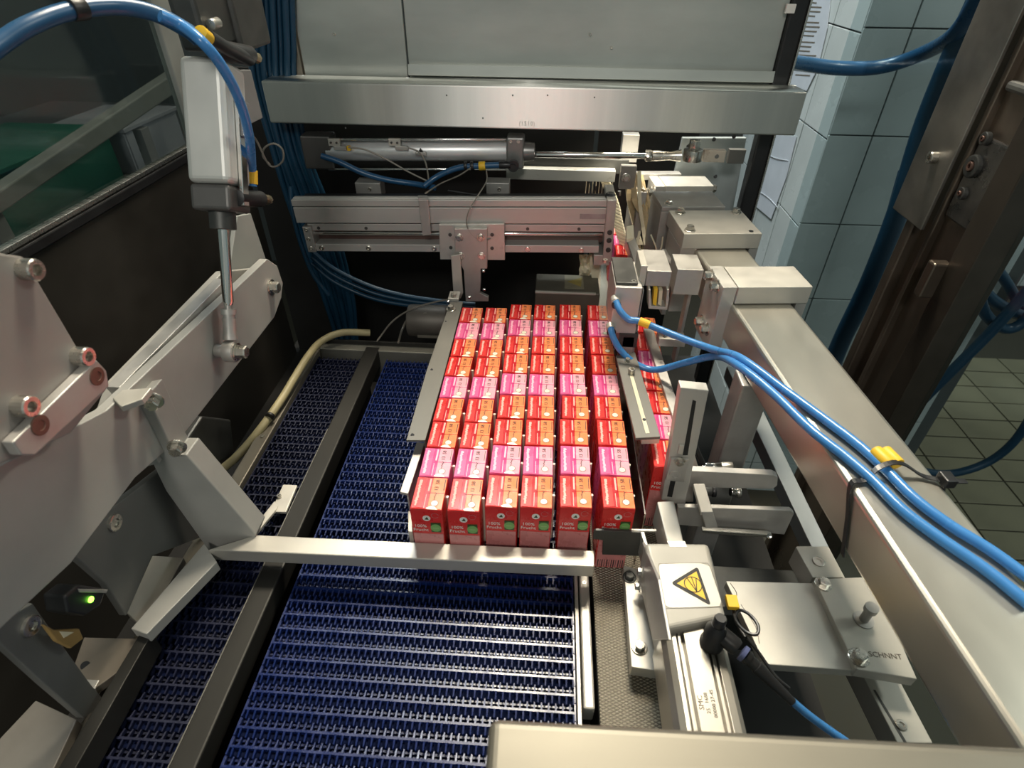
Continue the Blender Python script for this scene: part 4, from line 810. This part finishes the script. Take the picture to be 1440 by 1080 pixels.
box('support_bar',PY(1022,230,1.06),PY(1050,211,1.06)+V((0,.012,0)),STRIP,rc)
for a in (470,555):
    q=PY(a,200,YC-.018); br=box('switch_clip',q-V((.010,.002,.006)),q+V((.010,.004,.006)),ALUW,rc,bev=.0006)
    for s in (-1,1): cyl('clip_screw',q+V((s*.005,-.002,0)),q+V((s*.005,-.0045,0)),.0018,DARK,br,seg=10,bev=0)
for a,b,c in ((470,487,YEL),(556,574,GREYP)):
    q=PY((a+b)/2,208,YC-.02); box('reed_switch',q-V((.011,.003,.0035)),q+V((.011,.003,.0035)),ALUD,rc,bev=.001)
    if c is YEL: box('switch_cap',q+V((.012,-.003,-.004)),q+V((.018,.003,.004)),YEL,rc,bev=.001)
q=PY(592,216,YC-.021); box('small_clip',q-V((.009,.003,.003)),q+V((.009,.003,.003)),ALUD,rc,bev=.001); prism('clip_wedge',[q+V((-.004,-.004,.003)),q+V((.005,-.004,.003)),q+V((0,-.004,.010))],(0,.004,0),BLK,rc)
lathe('banjo',PY(722,232,YC-.03),(0,-1,0),[(0,.0095),(.008,.0095),(.008,.004),(.011,.004)],BLK,rc); cyl('banjo_stem',PY(702,232,YC-.034),PY(718,232,YC-.034),.006,BLK,rc)
ws_=thing('rear_angle','dirty pale angle bar below the chrome rod','bar',PY(800,245,1.05)); box('angle',PY(712,252,1.05),PY(866,241,1.05)+V((0,.02,0)),mat('angle_dirty',(.46,.45,.40),.4,.5,.15,30,dirt=(.24,.19,.11)),ws_); box('angle_back',PY(735,241,1.07),PY(885,225,1.07)+V((0,.004,0)),DARK,ws_)
b_=thing('rear_hanger','dull hanger plate with a bolt between rod and infeed','plate',PY(880,262,1.03)); box('hanger',PY(870,266,1.03),PY(896,234,1.03)+V((0,.012,0)),mat('hanger_dirty',(.30,.28,.25),.6,.45,.2,30),b_); bolt(b_,PY(880,250,1.03),(0,-1,0),.0055,'hex'); cyl('spring_pin',PY(871,268,1.025),PY(871,275,1.025),.003,CHROME,b_)
YH=1.0
hose('rear_hose',[PY(452,219,YH),PY(478,228,YH),PY(510,243,YH),PY(545,253,YH),PY(585,259,YH),PY(612,264,YH-.01)],.0050,HOSEM,'blue hose from the dark end of the rod cylinder')
rh=hose('rear_hose',[PY(596,262,YH-.02),PY(612,250,YH-.01),PY(630,241,YH-.006),PY(650,235,YH-.004),PY(680,233,YH-.004),PY(704,232,YH-.004)],.0050,HOSEM,'blue hose with a yellow tag leading to the rod cylinder nose')
for a,m_,w_ in ((655,BLK,2.2),(664,BLK,2.2),(678,YEL,4.5)): cyl('clip' if m_ is BLK else 'tag',PY(a-w_,233.5,YH-.0045),PY(a+w_,233,YH-.0045),.0072,m_,rh)
for nm,lab,pts,r in (
 ('grey_wire','grey switch wire crossing down from the yellow-capped switch',[(490,207),(515,211),(545,225),(575,242),(604,256)],.0014),
 ('grey_wire','grey switch wire bending down from the plain switch',[(574,208),(588,213),(597,225),(601,240),(603,255)],.0014),
 ('grey_wire','thin wire rising from the hose crossing to the black clips',[(598,272),(620,258),(645,247),(662,236)],.0012),
 ('grey_wire','thin wire drooping over the linear guide to the carriage',[(684,240),(684,255),(672,275),(660,295),(656,312),(660,325),(672,336),(690,335)],.0011)):
    hose(nm,[PY(a,b,.985 if b<262 else .905) if lab.startswith('thin wire d')==False else PY(a,b,.985-.085*min(1,max(0,(b-240)/45))) for a,b in pts],r,CABLE,lab,'wire',seg=6)
hose('black_wire',[PY(630,268,.96),PY(670,274,.95),PY(700,277,.94),PY(725,290,.925),PY(735,291,.922),PY(765,291,.922)],.0016,BLK,'black wire lying over the top of the linear guide','wire',seg=6)
# linear guide
YL=.92
lg=thing('linear_guide','wide worn aluminium linear guide spanning behind the cartons','linear guide',PY(640,350,YL))
tilt=math.radians(-1.7); gc=PY(640,300,YL); GM=Matrix.Translation(gc)@Matrix.Rotation(tilt,4,'Y')
hx=(PY(862,300,YL).x-PY(412,300,YL).x)/2; mid=(PY(862,300,YL).x+PY(412,300,YL).x)/2-gc.x
zz=lambda py:(PY(640,py,YL)-gc).z
GU=mat('guide_alu',(.54,.52,.49),.4,.45,.12,12,(.25,1,1),bump=.08)
def gbox(nm,x0,x1,y0,y1,pa,pb,m,bev=.0008): return box(nm,(mid+x0*hx,y0,zz(pa)),(mid+x1*hx,y1,zz(pb)),m,lg,M=GM,bev=bev)
gbox('profile_body',-.99,.985,.006,.016,314,280,GU,.002); gbox('profile_lip',-.99,.985,-.002,.006,290,281,GU); gbox('profile_face',-.985,.98,-.004,.006,313,291,GU)
gbox('upper_rail',-.93,.975,.002,.03,326,316,GU); gbox('recess',-.93,.975,.02,.06,346,326,mat('recess_dark',(.13,.075,.065),.5,.4,.2,20),0); gbox('lower_rail',-.90,-.06,-.004,.02,353,343,GU); gbox('lower_rail',.33,.93,-.004,.02,353,343,GU)
gbox('end_plate',.955,1.01,-.014,.06,362,277,ALUD,.001); gbox('end_plate',-.955,-.90,-.006,.05,354,318,ALUD,.001); gbox('end_foot',.90,1.0,-.010,.04,368,354,ALUD)
cyl('guide_shaft',GM@V((mid-.9*hx,.012,zz(332))),GM@V((mid+.95*hx,.012,zz(332))),.004,CHROME,lg)
for f,py,m_ in ((-.86,322,DARK),(-.55,322,DARK),(.48,322,DARK),(.80,322,DARK)): 
    p=GM@V((mid+f*hx,.0018,zz(py))); cyl('screw_hole',p,p-V((0,.0008,0)),.0028,m_,lg,seg=12,bev=0)
for f,py in ((-.86,348),(-.55,348),(-.12,348),(.48,348),(.82,349)): bolt(lg,GM@V((mid+f*hx,-.004,zz(py))),(0,-1,0),.0044,'socket',h=.0025)
for py in (321,332,345): bolt(lg,GM@V((mid+.985*hx,-.014,zz(py))),(0,-1,0),.0042,'socket',m=DARK,h=.002)
for py in (322,335,348): bolt(lg,GM@V((mid-.93*hx,-.006,zz(py))),(0,-1,0),.0032,'socket',h=.002)
gbox('print_patch',.80,.97,-.0045,.0,306,299,mat('worn_print',(.36,.32,.32),.4,.5,.2,50),0)
lathe('black_knob',PY(858,278,.93),(0,0,1),[(0,.008),(.004,.009),(.008,.006)],BLK,lg,seg=16); gbox('rear_channel',-.97,.97,.017,.05,314,287,BLK,0)
sc=thing('strap_clip','bent grey strap clip hooked over the linear guide','clip',PY(597,330,.91)); prism('strap',[PY(a,b,.909) for a,b in ((588,281),(602,281),(606,330),(594,332))],(0,.003,0),ALUD,sc); prism('strap_top',[PY(588,281,.909),PY(602,281,.909),PY(601,276,.96),PY(588,276,.96)],(0,0,.002),ALUD,sc,bev=.0003)
for a in (520,702): 
    t=thing('guide_stand','grey stand-off block behind the linear guide' if a<600 else 'pale stand-off block under the black wire','block',PY(a,275,1.0),None); box('block',PY(a-18,278,.99),PY(a+14,258,.99)+V((0,.03,0)),ALUD,t)
    bolt(t,PY(a,266,.99),(0,-1,0),.003,'socket')
# carriage
cg=thing('carriage','pale carriage plate on the linear guide holding the guide strip','carriage',PY(660,420,.90))
prism('base_plate',[PY(a,b,.907) for a,b in ((617,316),(709,315),(710,366),(619,365))],(0,.008,0),ALU,cg)
prism('front_plate',[PY(a,b,.899) for a,b in ((639,322),(685,322),(685,378),(676,378),(676,396),(675,412),(687,418),(687,424),(655,424),(652,380),(640,358))],(0,.0078,0),ALUD,cg)
for a,b in ((633,330),(634,348),(692,330),(692,349)): bolt(cg,PY(a,b,.907),(0,-1,0),.0030,'socket',m=DARK,h=.0015)
for a,b in ((646,334),(676,334),(648,360),(677,360)): bolt(cg,PY(a,b,.899),(0,-1,0),.0046,'hex',h=.003)
for a,b in ((678,381),(679,407)): cyl('side_screw',PY(a,b,.897),PY(a+4,b,.897),.003,CHROME,cg,seg=12)
prism('blade',[PY(a,b,.890) for a,b in ((634,360),(647,358),(651,412),(648,420),(638,418))],(0,.004,0),ALUW,cg)
# left guide strip
gs=thing('guide_strip','long dull steel guide strip alongside the first carton column','guide',PZ(610,540,.09))
zg=.1075
prism('strip',[PZ(633,424,zg),PZ(651,424,zg),PZ(626,520,zg),PZ(598,619,zg),PZ(571,619,zg),PZ(600,520,zg)],(0,0,-.003),STRIP,gs,bev=.0006)
prism('strip_skirt',[PZ(651,424,zg-.003),PZ(626,520,zg-.003),PZ(598,619,zg-.003),PZ(598,619,zg-.003)-V((0,0,.022)),PZ(626,520,zg-.003)-V((0,0,.022)),PZ(651,424,zg-.003)-V((0,0,.022))],(-.002,0,0),STRIP,gs,bev=.0003)
bolt(gs,PZ(634,435,zg),(0,0,1),.0055,'hex'); bolt(gs,PZ(638,418,zg+.004),(0,0,1),.0055,'hex'); box('bolt_block',PZ(630,424,zg),PZ(648,414,zg)+V((0,0,.006)),ALUD,gs)
for a,b in ((628,424),(658,418)): cyl('cross_pin',PZ(a,b,zg+.003),PZ(a+4,b,zg+.003),.0028,CHROME,gs,seg=12)
for a,b,r in ((607,520,.0018),(580,612,.0024),(627,452,.0012)): cyl('hole',PZ(a,b,zg+.0002),PZ(a,b,zg+.0006),r,BLK,gs,seg=12,bev=0)
g2=thing('guide_extension','short lower guide plate continuing the steel guide strip','guide',PZ(578,660,.07))
prism('plate',[PZ(586,621,.090),PZ(597,623,.090),PZ(574,694,.090),PZ(562,692,.090)],(0,0,-.004),ALUD,g2); prism('plate_skirt',[PZ(597,623,.086),PZ(574,694,.086),PZ(574,694,.086)-V((0,0,.03)),PZ(597,623,.086)-V((0,0,.03))],(-.002,0,0),ALUD,g2,bev=.0003)
g3=thing('guide_tip','thin pale tip plate beside the front carton','plate',PZ(578,735,.05)); prism('plate',[PZ(574,718,.06),PZ(579,720,.06),PZ(580,748,.06),PZ(574,747,.06)],(0,0,-.02),ALUW,g3,bev=.0003)
# dark housing behind the carton block, with worn label
dh=thing('outfeed_housing','dark low housing with a worn triangular sticker behind the cartons','housing',PY(800,430,.90))
box('housing',(PY(752,430,.89).x,.89,.0),(PY(842,430,.89).x,.96,PY(800,412,.89).z),mat('housing_dark',(.16,.15,.12),.4,.5,.15,16),dh,bev=.002)
zh=PY(800,412,.89).z
box('housing_edge',(PY(752,430,.89).x,.888,zh-.002),(PY(836,430,.89).x,.893,zh+.0015),ALUW,dh,bev=.0005)
prism('worn_sticker',[V((PY(793,430,.89).x,.905,zh+.0003)),V((PY(820,430,.89).x,.905,zh+.0003)),V((PY(820,430,.89).x,.955,zh+.0003)),V((PY(793,430,.89).x,.955,zh+.0003))],(0,0,.0006),mat('sticker_worn',(.30,.28,.20),.2,.5,.2,40),dh,bev=0)
prism('sticker_triangle',[V((PY(797,430,.89).x,.93,zh+.001)),V((PY(816,430,.89).x,.912,zh+.001)),V((PY(818,430,.89).x,.947,zh+.001))],(0,0,.0004),mat('triangle_worn',(.34,.27,.08),0,.5,.2,60),dh,bev=0)
ph=thing('pale_post','pale stepped post behind the valve block','post',PY(838,400,.95)); prism('post',[PY(a,b,.95) for a,b in ((834,405),(841,405),(841,398),(845,364),(838,364),(836,356),(830,358),(829,372))],(0,.02,0),CREAM,ph)
cr=thing('crumpled_paper','crumpled pale paper scrap stuck by the pale post','paper scrap',PY(822,385,.96)); rr_=random.Random(4); bm=bmesh.new()
gridp=[[PY(815+i*3.2+rr_.uniform(-1,1),358+j*5.2,.96+rr_.uniform(-.008,.008)) for i in range(6)] for j in range(7)]; vv=[[bm.verts.new(p) for p in r] for r in gridp]
for j in range(6):
    for i in range(5): bm.faces.new((vv[j][i],vv[j][i+1],vv[j+1][i+1],vv[j+1][i]))
finish('scrap',bm,CREAM,cr)
# infeed chain and packaging debris at the far right
ch=thing('infeed_chain','cream plastic slat chain rising at the far infeed','chain',PY(870,340,1.09))
pts=[PY(849,248,1.16),PY(857,266,1.15),PY(864,285,1.135),PY(868,305,1.12),PY(873,325,1.105),PY(880,347,1.09)]; P=spline(pts,4)
for a,b in zip(P,P[1:]):
    d=(b-a); c_=(a+b)/2; wv=V((.010,-.012,0)); n_=d.cross(wv).normalized()*.003; bm=bmesh.new(); b_prism(bm,[a+d*.06-wv,a+d*.06+wv,b-d*.06+wv,b-d*.06-wv],n_); finish('slat',bm,CREAM,ch,bev=.0008,seg=1)
cw=thing('corrugated_guard','cream ribbed plastic guard behind the linear guide end','guard',PY(840,280,1.13))
for k in range(9): box('rib',PY(822+k*4.6,284,1.13),PY(825.6+k*4.6,251,1.13)+V((0,.006,0)),CREAM,cw,bev=.0005)
for a in (829,836): tube('black_cord',[PY(a,252,1.125),PY(a+2,268,1.125),PY(a+3,284,1.125)],.0014,BLK,cw,seg=6)
bb2=thing('bent_guide','pale bent guide bar dropping from the infeed to the valve block','guide bar',PY(900,370,.95))
prism('upper',[PZ(881,318,.215),PZ(891,316,.215),PZ(892,335,.200),PZ(881,336,.200)],(0,0,-.006),CREAM,bb2); prism('lower',[PY(881,336,.92),PY(892,332,.92),PY(905,366,.86),PY(893,372,.86)],(0,.006,-.004),ALUD,bb2)
wr=thing('crumpled_wrap','crumpled brown packaging strips caught beside the infeed','packaging waste',PY(900,340,1.02)); rr_=random.Random(9)
for k in range(13):
    x0=882+rr_.uniform(0,30); x1=895+rr_.uniform(0,34); yy=1.06+rr_.uniform(-.04,.03)
    ptsw=[PY(x0+rr_.uniform(-4,4),240+rr_.uniform(0,25),yy),PY((x0*2+x1)/3+rr_.uniform(-6,6),280+rr_.uniform(-8,8),yy+rr_.uniform(-.012,.012)),PY((x0+x1*2)/3+rr_.uniform(-6,6),318+rr_.uniform(-8,8),yy-.01),PY(x1,350+rr_.uniform(-6,10),yy-.03)]
    ribbon('strip',ptsw,rr_.uniform(.004,.011),CARD if k%3 else CREAM,wr,(rr_.uniform(-.5,.5),-1,.3))
for k,(a,b,c,e) in enumerate(((915,330,925,363),(932,333,924,362),(899,350,918,362))): tube('straw_strip',[PY(a,b,.93),PY((a+c)/2+2,(b+e)/2,.925),PY(c,e,.92)],.0014,CREAM,wr,seg=6)
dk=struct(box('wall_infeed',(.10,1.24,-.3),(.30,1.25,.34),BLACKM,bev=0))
